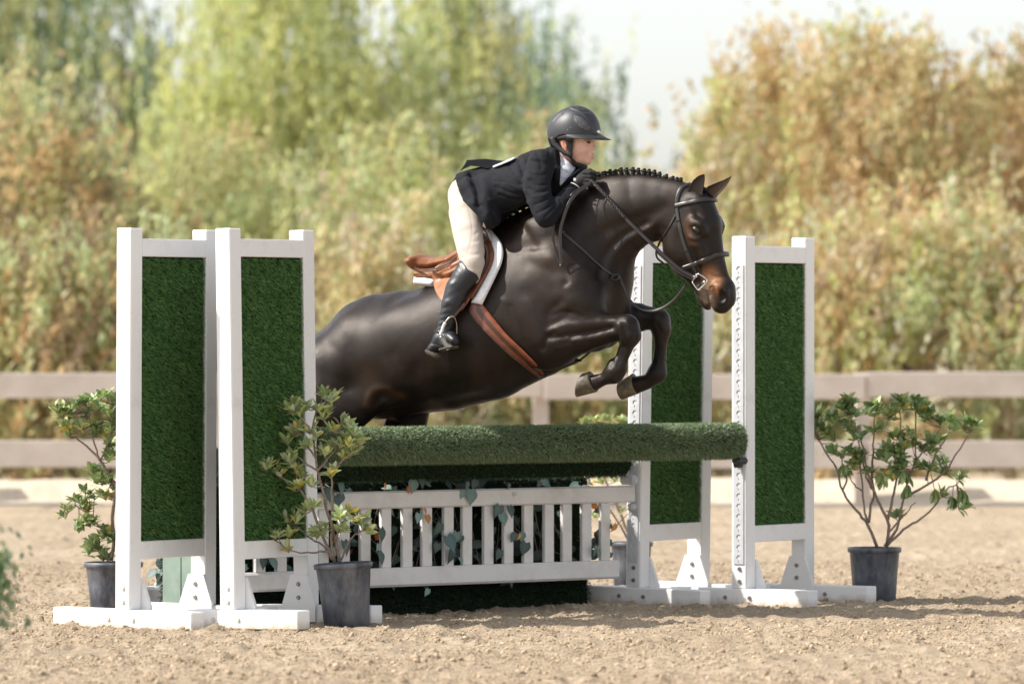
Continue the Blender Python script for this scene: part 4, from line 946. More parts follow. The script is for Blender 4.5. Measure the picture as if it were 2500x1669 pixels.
# near foreleg
FL = -.17
H.chain([N(1330, 820, 70, .75, -.17), N(1372, 822, 54, .85, FL - .02), N(1420, 815, 47, .8, FL - .02), N(1470, 806, 38, .8, FL - .01), N(1512, 800, 30, .85, FL)], .045)
H.chain([N(1512, 800, 31, .9, FL), N(1530, 799, 33, .88, FL), N(1537, 817, 29, .9, FL)], .012)
H.chain([N(1537, 818, 27, .9, FL), N(1531, 842, 18.5, .8, FL), N(1520, 872, 16, .75, FL), N(1508, 898, 19, .8, FL)], .015)
H.chain([N(1497, 890, 15, .8, FL), N(1494, 906, 17, .8, FL)], .02)
H.chain([N(1509, 898, 24, .85, FL), N(1500, 911, 25, .9, FL)], .012)
H.chain([N(1497, 913, 22, .9, FL), N(1472, 926, 15.5, .9, FL), N(1450, 934, 20, .95, FL)], .014)
# far foreleg
FR = .17
H.chain([N(1440, 770, 66, .8, .12), N(1500, 780, 52, .9, .15), N(1558, 775, 36, .85, FR), N(1590, 776, 27, .85, FR)], .045)
H.chain([N(1590, 778, 26, .9, FR), N(1608, 782, 30, .9, FR), N(1614, 802, 25, .9, FR)], .012)
H.chain([N(1614, 804, 22, .9, FR), N(1613, 845, 16.5, .8, FR), N(1610, 880, 17, .8, FR), N(1606, 905, 23, .85, FR)], .015)
H.chain([N(1603, 913, 24, .9, FR), N(1583, 931, 18, .9, FR), N(1558, 938, 21, .95, FR), N(1548, 940, 22, .95, FR)], .014)
# chest muscle hanging between the forelegs
H.chain([N(1440, 790, 60, .9, .0), N(1455, 812, 45, 1.0, .04), N(1475, 815, 36, 1.0, .08)], .04)
# head
H.chain([N(1672, 494, 42, .62), N(1700, 512, 50, .78), N(1710, 552, 55, .78), N(1719, 594, 48, .66), N(1729, 636, 43, .58), N(1741, 676, 40, .56), N(1751, 704, 40, .66), N(1757, 722, 38, .78)], .02)
H.chain([N(1768, 708, 28, .9), N(1771, 730, 24, .9), N(1763, 745, 20, .95)], .02)                            # upper lip, nose
H.sides(m([(1668, 560, 46, .30, .052), (1664, 598, 53, .28, .05), (1676, 634, 40, .28, .042), (1690, 656, 26, .3, .035)]), .022)   # cheeks
H.chain([N(1672, 560, 50, .5), N(1667, 600, 55, .5), N(1676, 636, 44, .5), N(1695, 668, 28, .5), N(1712, 700, 20, .65), N(1720, 727, 19, .8), N(1729, 742, 15.5, .9)], .012)
H.sides(m([(1693, 542, 12, .9, .082), (1710, 550, 12, .8, .086), (1716, 566, 10, .8, .078)]), .022)               # brow bone
H.sides(m([(1692, 575, 8, .8, .082), (1712, 600, 8, .7, .070), (1724, 640, 7, .7, .052)]), .02)                   # facial crest
H.sides(m([(1752, 700, 14, .9, .045), (1766, 715, 13, .9, .045), (1768, 735, 10, .9, .040)]), .015)               # nostril wings
H.chain([N(1750, 536, 13, .9, .075), N(1757, 552, 14, .9, .080), N(1754, 570, 11, .9, .075)], .03)
H.sides(m([(1762, 712, 5.5, 1.2, .056), (1765, 726, 7, 1.3, .058), (1761, 735, 4, 1.2, .058)]), .008, 'sub')          # nostrils
H.sides(m([(1704, 688, 1.6, 2.5, .05), (1722, 710, 1.8, 3, .05), (1734, 740, 2.2, 3.5, .03), (1740, 754, 3, 4, .0)]), .010, 'sub')   # mouth
V, Q = H.mesh()
_px, _py = pix(V); _k = np.clip((1625 - _px) / 40, 0, 1) * np.clip((_px < 1470) + (_py < 745), 0, 1)
_Vs = smooth_mesh(V, Q, 14); V = V + (_Vs - V) * (.15 + .85 * _k)[:, None]; Nn = H.grad(V)
ST = [
 ([(1268, 545), (1290, 575), (1305, 600)], 10, -7), ([(1300, 545), (1325, 590), (1345, 625)], 16, 4),
 ([(1290, 640), (1330, 655), (1380, 665)], 16, -7), ([(1285, 690), (1330, 715), (1385, 735)], 18, 5), ([(1381, 692)], 7, -7), ([(1395, 700)], 12, 5),
 ([(1340, 640), (1400, 700), (1450, 760)], 22, 5),
 ([(1245, 750), (1260, 790), (1276, 832)], 9, -5), ([(1225, 740), (1238, 785), (1262, 830)], 14, 5), ([(1290, 740), (1300, 790), (1310, 830)], 18, 6),
 ([(1384, 768), (1345, 795), (1335, 815)], 9, -6), ([(1335, 790), (1343, 760), (1370, 735)], 10, -6),
 ([(1340, 808), (1380, 795), (1440, 790), (1500, 782)], 7, 6), ([(1345, 826), (1400, 815), (1450, 807), (1490, 797)], 5, -7), ([(1325, 850), (1335, 825), (1352, 812)], 6, -6),
 ([(1395, 822), (1440, 815), (1495, 800)], 4.5, -6), ([(1400, 832), (1450, 826), (1500, 815)], 6, 4),
 ([(1512, 790), (1516, 810), (1520, 835)], 4, 5), ([(1522, 795), (1525, 815), (1528, 835)], 3.5, -5), ([(1545, 812)], 7, 3),
 ([(1500, 860), (1494, 890)], 4, -4), ([(1490, 902), (1498, 908)], 6, 3),
 ([(1527, 845), (1516, 875), (1506, 895)], 2.5, -3), ([(1538, 845), (1530, 880), (1522, 905)], 3, 2.5), ([(1510, 850), (1502, 880)], 2.5, 2.5), ([(1540, 800), (1552, 815), (1550, 830)], 3, -3), ([(1530, 785), (1538, 800)], 5, 3),
 ([(1478, 915), (1462, 925)], 3, -2), ([(1600, 850), (1598, 885)], 3, -3), ([(1618, 840), (1618, 890)], 4, 2.5), ([(1600, 775), (1618, 790), (1622, 805)], 4, 3), ([(1604, 795), (1612, 812)], 3, -3),
 ([(1360, 850), (1400, 842), (1440, 838)], 3, 2.2), ([(1350, 770), (1380, 760), (1420, 772)], 4, -3),
 # neck
 ([(1400, 640), (1440, 590), (1500, 555), (1570, 530), (1620, 505)], 14, -8), ([(1420, 560), (1480, 520), (1560, 500), (1625, 490)], 26, 6),
 ([(1480, 690), (1490, 640), (1530, 590), (1590, 555), (1610, 540)], 9, 9), ([(1465, 680), (1475, 630), (1515, 580), (1580, 545)], 8, -9), ([(1505, 690), (1515, 645), (1545, 610)], 10, -5),
 ([(1610, 540), (1600, 570), (1605, 600)], 7, -7), ([(1440, 700), (1455, 640), (1475, 600)], 20, -5),
 # hindquarter
 ([(925, 735), (905, 800), (890, 860)], 26, 4), ([(885, 770), (865, 850), (850, 920)], 22, -3.5), ([(840, 800), (820, 880), (815, 960)], 26, 3), ([(800, 850), (795, 940)], 16, -3),
 ([(975, 720), (960, 790), (930, 850), (915, 910)], 34, -5), ([(1000, 800), (1040, 840)], 36, 6), ([(960, 870), (985, 900), (1010, 905)], 24, -9),
 ([(896, 990), (905, 960), (925, 948), (950, 950)], 8, 5), ([(915, 985), (935, 965), (965, 968)], 12, -8), ([(1000, 925), (1060, 945), (1130, 940)], 14, -5), ([(1060, 960), (1120, 965), (1180, 945)], 12, 4),
 ([(1160, 780), (1120, 860)], 20, -4), ([(1200, 790), (1160, 900)], 18, 3),
 ([(1655, 610), (1668, 618), (1690, 612)], 1.8, 1.4), ([(1660, 628), (1680, 622), (1705, 630)], 1.6, 1.2), ([(1715, 650), (1728, 662), (1745, 668)], 1.8, 1.6), ([(1700, 515), (1712, 530)], 6, -3), ([(1740, 712), (1748, 730)], 4, -1.6), ([(1694, 655), (1702, 672)], 2, -2),
 # head
 ([(1722, 500), (1735, 530), (1742, 570)], 8, -3), ([(1685, 490), (1700, 520)], 8, -6), ([(1650, 555), (1640, 590), (1650, 640)], 10, 4), ([(1625, 560), (1618, 600), (1632, 640)], 6, -3),
 ([(1700, 600), (1712, 630), (1720, 660)], 6, 4), ([(1690, 610), (1700, 640), (1710, 665)], 6, -5), ([(1735, 600), (1742, 640), (1752, 680)], 8, -3),
 ([(1685, 580), (1700, 583), (1714, 578)], 3.5, 3), ([(1683, 571), (1699, 576), (1712, 571)], 2.5, -3), ([(1688, 548), (1700, 544), (1712, 550)], 3.5, 3),
 ([(1755, 700), (1764, 696), (1773, 704)], 5, 3), ([(1776, 715), (1774, 735), (1768, 745)], 4, 2), ([(1724, 640), (1735, 660), (1742, 675)], 3, -2),
]
ST = [(a, b * 1.12 if b > 6 else b, c * (.95 if b > 6 else 1.5)) for a, b, c in ST]
V = strokes(V, Nn, ST)
# fine living-surface relief: veins and skin ripples
V = smooth_mesh(V, Q, 1)
px, py = pix(V)
def soft(px, py, pts, r): return np.exp(-(seg_dist(px, py, pts) / r) ** 2)
base = np.array((.0090, .0057, .0043)); tan = np.array((.22, .105, .048)); dark = np.array((.008, .0068, .0066)); mealy = np.array((.17, .125, .095))
near_ = np.clip((.10 - V[:, 1]) / .1, 0, 1)
t1 = np.clip(soft(px, py, [(1735, 668), (1748, 690), (1740, 705)], 17) * 1.25, 0, 1)
t1 = np.maximum(t1, soft(px, py, [(1682, 540), (1678, 560), (1690, 590)], 9) * .22)
t1 = np.maximum(t1, soft(px, py, [(897, 990), (905, 962), (925, 950), (950, 952), (985, 968)], 8) * .15)
t1 = np.maximum(t1, soft(px, py, [(900, 900), (910, 940)], 18) * .06)
t1 = np.maximum(t1, soft(px, py, [(1290, 600), (1340, 640)], 40) * .05)
t2 = np.clip(np.maximum(soft(px, py, [(1712, 700), (1726, 730)], 11), soft(px, py, [(1722, 690), (1735, 725), (1740, 745)], 8)) * .9, 0, 1)
dk = np.clip(np.maximum.reduce([soft(px, py, [(1776, 700), (1782, 730), (1770, 755)], 16), soft(px, py, [(1764, 712), (1765, 735)], 8), soft(px, py, [(1740, 500), (1745, 600)], 22) * .8, soft(px, py, [(1500, 930), (1540, 800), (1610, 780), (1610, 930)], 45) * .7]), 0, 1)
pat = vnoise(px / 40, py / 55, 31) * .6 + vnoise(px / 14, py / 20, 32) * .4
C = base[None] * (.75 + .6 * pat[:, None]); C = C + (np.array((.0240, .0145, .0100)) - base) * np.clip((pat[:, None] - .45) * 1.6, 0, 1) * .55
for tt, cc in ((t1, tan), (t2, mealy), (dk, dark)): C = C * (1 - tt[:, None]) + cc * tt[:, None]
def mat_coat():
    t = NT('horse_coat'); v = t.coord()
    a = t.n('ShaderNodeAttribute'); a.attribute_name = 'tint'
    f = t.coord(scale=(1, 1, .5)); n = t.noise(f, 420, 3, .7)
    c = t.mix(t.ramp(n, [(.35, (0, 0, 0)), (.75, (1, 1, 1))]), t.mix(1.0, a.outputs['Color'], (.72, .70, .70), 'MULTIPLY'), t.mix(1.0, a.outputs['Color'], (1.55, 1.5, 1.45), 'MULTIPLY'))
    t.base(c); t.set(Roughness=.5); t.b.inputs['Specular IOR Level'].default_value = .30; t.b.inputs['Specular Tint'].default_value = (1.0, .92, .86, 1)
    t.b.inputs['Sheen Weight'].default_value = .04; t.b.inputs['Sheen Roughness'].default_value = .35; t.b.inputs['Sheen Tint'].default_value = (.75, .62, .55, 1)
    rr = t.n('ShaderNodeMapRange'); rr.inputs[1].default_value = .3; rr.inputs[2].default_value = .7; rr.inputs[3].default_value = .30; rr.inputs[4].default_value = .46; t.l(t.noise(t.coord(scale=(1, 1, .6)), 38, 8, .75), rr.inputs[0]); t.l(rr.outputs[0], t.b.inputs['Roughness'])
    b1_ = t.bump(n, .8, .0014); t.bump(t.noise(v, 22, 4, .55), .12, .006, b1_); return t.m
M['coat'] = mat_coat()
M['hoof'] = simple('hoof_horn', (.145, .12, .07), (.05, .04, .028), 25, .55, .4, 60, .003)
M['eye'] = simple('horse_eye', (.006, .004, .003), None, 5, .06, spec=.8)
M['hair'] = simple('mane_hair', (.008, .007, .007), (.016, .013, .012), 60, .7, 1.0, 110, .006, spec=.3)
horse = empty('horse', (HO[0], HO[1], 0), 'dark bay horse jumping with tucked forelegs and a braided mane', 'horse')
WV = loc2w(V)
HBVH = BVHTree.FromPolygons([tuple(x) for x in WV], Q.tolist())
# ears, joined to the body mesh
def ear(tip, base_l, base_r, w, depth, open_dir):
    """thin curved cone: two outline curves from base to tip"""
    n = 9; V_, F_ = [], []
    L = spline(np.array(base_l + [tip], float), n); Rr = spline(np.array(base_r + [tip], float), n)
    for i in range(n):
        a = W3(L[i][0], L[i][1], w); b = W3(Rr[i][0], Rr[i][1], w); c = (a + b) / 2; hw = (b - a) / 2; r = np.linalg.norm(hw)
        bk = E2 * open_dir
        for k in range(12):
            an = 2 * math.pi * k / 12; cs, sn = math.cos(an), math.sin(an)
            d = .55 * r * sn
            if sn < 0: d = -.10 * r * sn * -1 + .28 * r * (abs(sn))      # hollow front
            V_.append(c + hw * cs + bk * d)
    for i in range(n - 1):
        for k in range(12): F_.append((i * 12 + k, i * 12 + (k + 1) % 12, (i + 1) * 12 + (k + 1) % 12, (i + 1) * 12 + k))
    return np.array(V_), F_
e1v, e1f = ear((1720, 425), [(1676, 492), (1679, 468), (1690, 443), (1706, 429)], [(1713, 494), (1716, 468), (1720, 446), (1721, 434)], -.045, 1, 1)
e2v, e2f = ear((1787, 429), [(1712, 466), (1728, 455), (1752, 445), (1770, 438)], [(1742, 492), (1752, 478), (1768, 461), (1779, 446)], .05, 1, 1)
allV = np.vstack([WV, e1v, e2v]); allC = np.vstack([C, np.tile(base, (len(e1v), 1)), np.tile(np.array((.035, .02, .014)), (len(e2v), 1))])
k1, k2 = len(WV), len(WV) + len(e1v)
Fall = np.vstack([Q, np.array(e1f) + k1, np.array(e2f) + k2])
wob('body', allV, Fall, M['coat'], horse, smooth=True, col=allC)
# hooves
def hoof(cor_a, cor_b, sole_a, sole_b, w, hw):
    """coronet edge a-b to sole edge a-b, photo pixels; hw half width in metres"""
    V_, F_ = [], []; n = 20
    for t, bul in ((0, .96), (.06, 1.04), (.5, 1.06), (.92, 1.14), (1, 1.08)):
        A = np.array(cor_a) * (1 - t) + np.array(sole_a) * t; B = np.array(cor_b) * (1 - t) + np.array(sole_b) * t
        a, b = W3(A[0], A[1], w), W3(B[0], B[1], w); c = (a + b) / 2
        for k in range(n):
            an = 2 * math.pi * k / n; V_.append(c + (b - a) / 2 * math.cos(an) + E2 * hw * bul * math.sin(an))
    for i in range(4):
        for k in range(n): F_.append((i * n + k, i * n + (k + 1) % n, (i + 1) * n + (k + 1) % n, (i + 1) * n + k))
    F_ += [tuple(range(n - 1, -1, -1)), tuple(range(4 * n, 5 * n))]
    o = wob('hoof', V_, F_, M['hoof'], horse, smooth=True); return o
hoof((1440, 906), (1456, 957), (1424, 911), (1409, 969), FL, .050)
hoof((1545, 911), (1558, 961), (1513, 932), (1520, 975), FR, .050)
hoof((622, 1330), (588, 1330), (632, 1362), (566, 1362), -.17, .055); hoof((582, 1310), (548, 1310), (592, 1342), (526, 1342), .17, .055)
# braids along the crest
def cast(px, py):
    d = Vector(((px - CX) / FPX, 1, -(py - HORIZ) / FPX)).normalized(); h = HBVH.ray_cast(Vector((0, 0, HC)), d)
    return (np.array(h[0]), np.array(h[1])) if h[0] is not None else (None, None)
# eyes with lids
for sg in (-1, 1):
    p0, n0 = cast(1698, 561)
    lp = np.array(((p0 - HO) @ E1, (p0 - HO) @ E2, p0[2])); ln = np.array((n0 @ E1, n0 @ E2, n0[2]))
    if sg > 0: lp[1] *= -1; ln[1] *= -1
    p1 = HO + E1 * lp[0] + E2 * lp[1] + UZ * lp[2]; n1 = E1 * ln[0] + E2 * ln[1] + UZ * ln[2]
    ax = E1 * .96 - UZ * .22; ax = ax - n1 * (ax @ n1); ax /= np.linalg.norm(ax); ay = np.cross(n1, ax); c = p1 - n1 * .0055; vs, fs = [], []
    for i in range(11):
        for k in range(18):
            th = math.pi * i / 10; ph = 2 * math.pi * k / 18; vs.append(c + ax * .0215 * math.cos(th) + ay * .0160 * math.sin(th) * math.cos(ph) + n1 * .0145 * math.sin(th) * math.sin(ph))
    for i in range(10):
        for k in range(18): fs.append((i * 18 + k, i * 18 + (k + 1) % 18, (i + 1) * 18 + (k + 1) % 18, (i + 1) * 18 + k))
    wob('eye', vs, fs, M['eye'], horse, smooth=True)
    mb = MB(); mb.tube([tuple(p1 + ax * .0205 * math.cos(a) + ay * .0135 * math.sin(a) + n1 * (.0022 - .002 * abs(math.cos(a)))) for a in [2 * math.pi * q / 20 for q in range(21)]], .0034, 8)
    wob('eyelid', mb.V, mb.F, M['coat'], horse, smooth=True, col=np.tile(np.array((.022, .015, .012)), (len(mb.V), 1)))
# braids along the crest
bm_ = MB()
for (x, z, r) in ((0, 0, .0085), (.001, .011, .0075), (-.001, .021, .0085), (.002, -.010, .008), (.0, .029, .005)):
    vs, fs = [], []
    for i in range(6):
        for k in range(9): th = math.pi * i / 5; ph = 2 * math.pi * k / 9; q = r * (1 + .18 * math.sin(3 * ph + z * 200)); vs.append((x + q * math.sin(th) * math.cos(ph), q * 1.1 * math.sin(th) * math.sin(ph), z + q * .8 * math.cos(th)))
    for i in range(5):
        for k in range(9): fs.append((i * 9 + k, i * 9 + (k + 1) % 9, (i + 1) * 9 + (k + 1) % 9, (i + 1) * 9 + k))
    bm_.add(vs, fs)
BRAID = bm_.mesh('braid', M['hair'], True)
cr = [(425, 196), (455, 186), (482, 181), (526, 172), (570, 165), (620, 157), (675, 153), (730, 150), (778, 156), (828, 160), (873, 165), (922, 177), (968, 193), (1025, 213), (1078, 230), (1120, 242), (1150, 245)]
crest = [(1350 + a * .2678, 380 + b * .2678) for a, b in cr] + [(1200, 560), (1213, 548), (1228, 536), (1245, 527), (1262, 518), (1279, 510), (1296, 502), (1318, 492), (1345, 478), (1375, 466), (1405, 455), (1432, 446)]
for q, (x, y) in enumerate(crest):
    u, z, Y = uz(x, y + 1, -.005); o = ob('braid', BRAID, horse); wl = HO + E1 * u + E2 * -.005 + UZ * (z - .013)
    o.location = tuple(wl - np.array((HO[0], HO[1], 0))); tl = -.35 if x < 1330 else (x - 1530) / 420
    o.rotation_euler = (rnd.uniform(-.1, .1), tl + rnd.uniform(-.12, .12), -PHI); o.scale = (1.75, 1.6, rnd.uniform(1.1, 1.35))
strip = MB(); cl_ = sorted([c for c in crest if c[0] > 1190])
strip.tube([tuple(W3(x, y + 10, 0)) for x, y in spline(np.array(cl_), 60)], .0125, 8); strip.wbuild('mane_base', M['hair'], horse, True)
# forelock between the ears, tail behind
fl = MB()
for q in range(14): fl.tube([tuple(W3(1706 + rnd.uniform(-8, 12), 458 + rnd.uniform(-3, 4), rnd.uniform(-.02, .03))), tuple(W3(1722 + rnd.uniform(-6, 8), 463 + rnd.uniform(-3, 3), rnd.uniform(-.02, .03))), tuple(W3(1738 + rnd.uniform(-6, 6), 480 + rnd.uniform(-4, 6), rnd.uniform(-.02, .03)))], [.006, .005, .002], 5)
fl.wbuild('forelock', M['hair'], horse, True)
tl = MB()
for q in range(40):
    w = rnd.uniform(-.03, .03); tl.tube([tuple(W3(672 + rnd.uniform(-3, 3), 880 + rnd.uniform(-6, 6), w)), tuple(W3(630 + rnd.uniform(-8, 8), 930 + rnd.uniform(-8, 8), w)), tuple(W3(598 + rnd.uniform(-10, 10), 1030, w)), tuple(W3(585 + rnd.uniform(-18, 14), 1200 + rnd.uniform(-40, 40), w))], [.012, .011, .009, .003], 5)
tl.wbuild('tail', M['hair'], horse, True)
# ------------------------------------------------------------------ leather, cloth and metal
def tinted(name, rough=.45, spec=.5, bump=.3, bscale=120, bdist=.002, var=.35, coat=0, noise=30):
    t = NT(name); v = t.coord(); a = t.n('ShaderNodeAttribute'); a.attribute_name = 'tint'
    lo = t.mix(1.0, a.outputs['Color'], (1 - var,) * 3, 'MULTIPLY')
    t.base(t.mix(t.ramp(t.noise(v, noise, 5, .65), [(.35, (0, 0, 0)), (.7, (1, 1, 1))]), lo, a.outputs['Color']))
    t.set(Roughness=rough); t.b.inputs['Specular IOR Level'].default_value = spec; t.b.inputs['Coat Weight'].default_value = coat; t.b.inputs['Coat Roughness'].default_value = .3
    t.bump(t.noise(v, bscale, 4), bump, bdist); return t.m
M['tan_leather'] = tinted('tan_saddle_leather', .48, .4, .25, 160, .0012, .4, .05)
M['dark_leather'] = tinted('dark_brown_leather', .36, .6, .3, 200, .0010, .35, .1)
M['fleece'] = simple('white_fleece', (.86, .86, .86), (.78, .78, .79), 60, .95, .7, 150, .005, spec=.1)
M['steel'] = simple('polished_steel', (.62, .60, .56), (.48, .45, .42), 40, .22, metal=1)
M['white_rubber'] = simple('white_stirrup_wrap', (.72, .71, .68), (.60, .58, .55), 60, .6)
M['sole'] = simple('dusty_boot_sole', (.035, .032, .026), (.13, .115, .085), 60, .8, .5, 90, .003, spec=.2)
M['boot'] = None
def mat_boot():
    t = NT('black_boot_leather'); v = t.coord(scale=(1, 1, .5)); v2 = t.coord()
    t.base((.0085, .010, .014)); rr = t.n('ShaderNodeMapRange'); rr.inputs[3].default_value = .34; rr.inputs[4].default_value = .50
    t.l(t.noise(v2, 20, 4), rr.inputs[0]); t.l(rr.outputs[0], t.b.inputs['Roughness']); t.b.inputs['Specular IOR Level'].default_value = .5
    a = t.bump(t.noise(v, 45, 5, .6, .6), .35, .003); t.bump(t.noise(v2, 140, 3), .15, .001, a); return t.m
M['boot'] = mat_boot()
def mat_cloth(name, c1, c2, fold=.5, rough=.85, sc=9):
    t = NT(name); v = t.coord(); t.base(t.mix(t.noise(v, 12, 4), c1, c2)); t.set(Roughness=rough); t.b.inputs['Specular IOR Level'].default_value = .25
    t.b.inputs['Sheen Weight'].default_value = .03; t.b.inputs['Sheen Roughness'].default_value = .4
    a = t.bump(t.noise(v, sc, 3, .5, 1.2), fold, .02); t.bump(t.noise(v, 420, 2), .25, .0006, a); return t.m
M['jacket'] = mat_cloth('navy_black_jacket_cloth', (.0055, .0065, .0095), (.0095, .0105, .014), .45)
M['breeches'] = mat_cloth('beige_breeches_cloth', (.46, .405, .35), (.50, .44, .385), .10, .8, 6)
M['shirt'] = mat_cloth('pale_show_shirt', (.68, .71, .80), (.76, .78, .84), .06, .8, 30)
M['glove'] = mat_cloth('black_glove', (.010, .010, .010), (.018, .018, .017), .12, .7, 60)
M['helmet'] = simple('matt_black_helmet', (.022, .023, .027), (.027, .029, .033), 20, .47, .06, 200, .0004, spec=.5)
M['helmet_trim'] = simple('black_helmet_trim', (.010, .010, .012), None, 5, .5)
M['web'] = simple('black_webbing', (.008, .008, .009), (.014, .014, .015), 80, .6, .5, 200, .001)
M['mesh_vent'] = None
def mat_vent():
    t = NT('vent_mesh'); v = t.coord(); x = t.n('ShaderNodeTexVoronoi'); x.inputs['Scale'].default_value = 380; t.l(v, x.inputs['Vector'])
    t.base(t.ramp(x.outputs['Distance'], [(.3, (.004, .004, .004)), (.6, (.10, .10, .11))])); t.set(Roughness=.4); t.bump(x.outputs['Distance'], .6, .002); return t.m
M['mesh_vent'] = mat_vent()
def mat_skin():
    t = NT('skin'); a = t.n('ShaderNodeAttribute'); a.attribute_name = 'tint'; v = t.coord()
    t.base(t.mix(t.noise(v, 45, 4), t.mix(1.0, a.outputs['Color'], (.88, .84, .82), 'MULTIPLY'), a.outputs['Color']))
    t.set(Roughness=.5); t.b.inputs['Subsurface Weight'].default_value = .12; t.b.inputs['Subsurface Radius'].default_value = (.01, .004, .002); t.b.inputs['Subsurface Scale'].default_value = .5
    t.b.inputs['Specular IOR Level'].default_value = .35; t.bump(t.noise(v, 320, 3), .15, .0006); return t.m
M['skin'] = mat_skin()

def bcast(bvh, px, py):
    d = Vector(((px - CX) / FPX, 1, -(py - HORIZ) / FPX)).normalized(); h = bvh.ray_cast(Vector((0, 0, HC)), d)
    return (np.array(h[0]), np.array(h[1])) if h[0] is not None else (None, None)
def fill(P, Nv, px, it=3):
    """fill rays that missed by carrying the depth of the nearest hit, then even out"""
    n = len(P); ok = [i for i in range(n) if P[i] is not None]
    for i in range(n):
        if P[i] is None:
            j = min(ok, key=lambda q: abs(q - i)); P[i] = at(px[i][0], px[i][1], P[j][1] + .012 * min(abs(j - i), 3)); Nv[i] = Nv[j]
    P = np.array(P); Nv = np.array(Nv)
    for _ in range(it):
        if n > 2: Nv[1:-1] = (Nv[:-2] + Nv[1:-1] * 2 + Nv[2:]) / 4; Y = P[:, 1].copy(); Y[1:-1] = (Y[:-2] + 2 * Y[1:-1] + Y[2:]) / 4; P = np.array([at(a[0], a[1], y) for a, y in zip(px, Y)])
    return P, Nv / np.linalg.norm(Nv, axis=1)[:, None]
def ribbon(P, Nv, wid, th, mb, ridge=.12):
    """flat strap with softly rounded edges along points P facing Nv; wid in metres (one value or per point)"""
    n = len(P); wid = np.full(n, wid) if np.isscalar(wid) else np.asarray(wid); V_, F_ = [], []
    prof = [(-1, 0), (-.92, .75), (-.5, 1), (0, 1 + ridge), (.5, 1), (.92, .75), (1, 0)]; m = len(prof)
    for i in range(n):
        t = P[min(i + 1, n - 1)] - P[max(i - 1, 0)]; t /= np.linalg.norm(t) + 1e-9; s = np.cross(t, Nv[i]); s /= np.linalg.norm(s) + 1e-9; nn = np.cross(s, t)
        for a, b in prof: V_.append(P[i] + s * a * wid[i] / 2 + nn * b * th)
    for i in range(n - 1):
        for k in range(m): F_.append((i * m + k, i * m + (k + 1) % m, (i + 1) * m + (k + 1) % m, (i + 1) * m + k))
    F_ += [tuple(range(m)), tuple((n - 1) * m + k for k in range(m - 1, -1, -1))]
    mb.add(V_, F_)
def strap(name, pts, wpx, mat, parent, off=.001, th=.003, tint=None, n=30, ext=None):
    px = spline(np.array(pts, float), n); P, Nv = [], []
    for p in px: a, b = cast(*p); P.append(a); Nv.append(b)
    P, Nv = fill(P, Nv, px); P = P + Nv * off
    if ext is not None: P = np.vstack([P, P[-1] + E2 * ext[0] + E1 * ext[1], P[-1] + E2 * ext[0] * 2.2 + E1 * ext[2]]); Nv = np.vstack([Nv, Nv[-1] + E1, E1 + E2 * .3]); Nv /= np.linalg.norm(Nv, axis=1)[:, None]
    mb = MB(); ribbon(P, Nv, wpx * 27.6 / FPX, th, mb)
    return wob(name, mb.V, mb.F, mat, parent, smooth=True, col=np.tile(np.array(tint or (.018, .011, .009)), (len(mb.V), 1)))
def freestrap(name, pts, wpx, mat, parent, th=.0025, tint=None, n=30, face=None):
    """strap through the air: pts are (px, py, w)"""
    q = spline(np.array(pts, float), n); P = np.array([W3(*a) for a in q]); f = np.array(face if face is not None else (0, -1, .05)); Nv = np.tile(f / np.linalg.norm(f), (n, 1))
    mb = MB(); ribbon(P, Nv, wpx * 27.6 / FPX, th, mb); mb2 = MB(); ribbon(P, -Nv, wpx * 27.6 / FPX, th * .5, mb2); mb.add(mb2.V, mb2.F)
    return wob(name, mb.V, mb.F, mat, parent, smooth=True, col=np.tile(np.array(tint or (.018, .011, .009)), (len(mb.V), 1)))
def patch(name, left, right, mat, parent, off=.02, th=.01, n=26, mm=10, tint=None, stripe=None, bulge=0, bvh=None, wf=-.2, smooth_it=6):
    Lp, Rp = spline(np.array(left, float), n), spline(np.array(right, float), n); P = np.zeros((n, mm, 3)); Yg = np.full((n, mm), np.nan); G = np.zeros((n, mm, 2))
    for i in range(n):
        for j in range(mm):
            p = Lp[i] + (Rp[i] - Lp[i]) * j / (mm - 1); G[i, j] = p; a, b = bcast(bvh or HBVH, *p)
            if a is not None: Yg[i, j] = a[1]
    for i in range(n):
        for j in range(mm):
            if np.isnan(Yg[i, j]):
                ok = np.argwhere(~np.isnan(Yg)); q = ok[np.argmin(((ok - (i, j)) ** 2).sum(1))] if len(ok) else None
                Yg[i, j] = Yg[tuple(q)] if q is not None else W3(*G[i, j], wf)[1]
    for _ in range(smooth_it):
        A = np.pad(Yg, 1, mode='edge'); Yg = (A[1:-1, 1:-1] * 4 + A[:-2, 1:-1] + A[2:, 1:-1] + A[1:-1, :-2] + A[1:-1, 2:]) / 8
    for i in range(n):
        for j in range(mm):
            e = min(i, n - 1 - i, j, mm - 1 - j); P[i, j] = at(G[i, j, 0], G[i, j, 1], Yg[i, j] - off - bulge * min(1, e / 2.))
    Bk = P + np.array((0, th, 0)); V_ = np.vstack([P.reshape(-1, 3), Bk.reshape(-1, 3)]); K = n * mm; F_ = []
    for i in range(n - 1):
        for j in range(mm - 1):
            a = i * mm + j; F_.append((a, a + mm, a + mm + 1, a + 1)); F_.append((K + a, K + a + 1, K + a + mm + 1, K + a + mm))
    rim = [j for j in range(mm)] + [i * mm + mm - 1 for i in range(1, n)] + [(n - 1) * mm + j for j in range(mm - 2, -1, -1)] + [i * mm for i in range(n - 2, 0, -1)]
    for a, b in zip(rim, rim[1:] + rim[:1]): F_.append((a, b, K + b, K + a))
    col = np.tile(np.array(tint or (.3, .1, .03)), (2 * K, 1))
    if stripe:
        for j in range(mm):
            t = j / (mm - 1)
            for lo, hi, c in stripe:
                if lo <= t <= hi:
                    for i in range(n): col[i * mm + j] = c
    return wob(name, V_, F_, mat, parent, smooth=True, col=col)
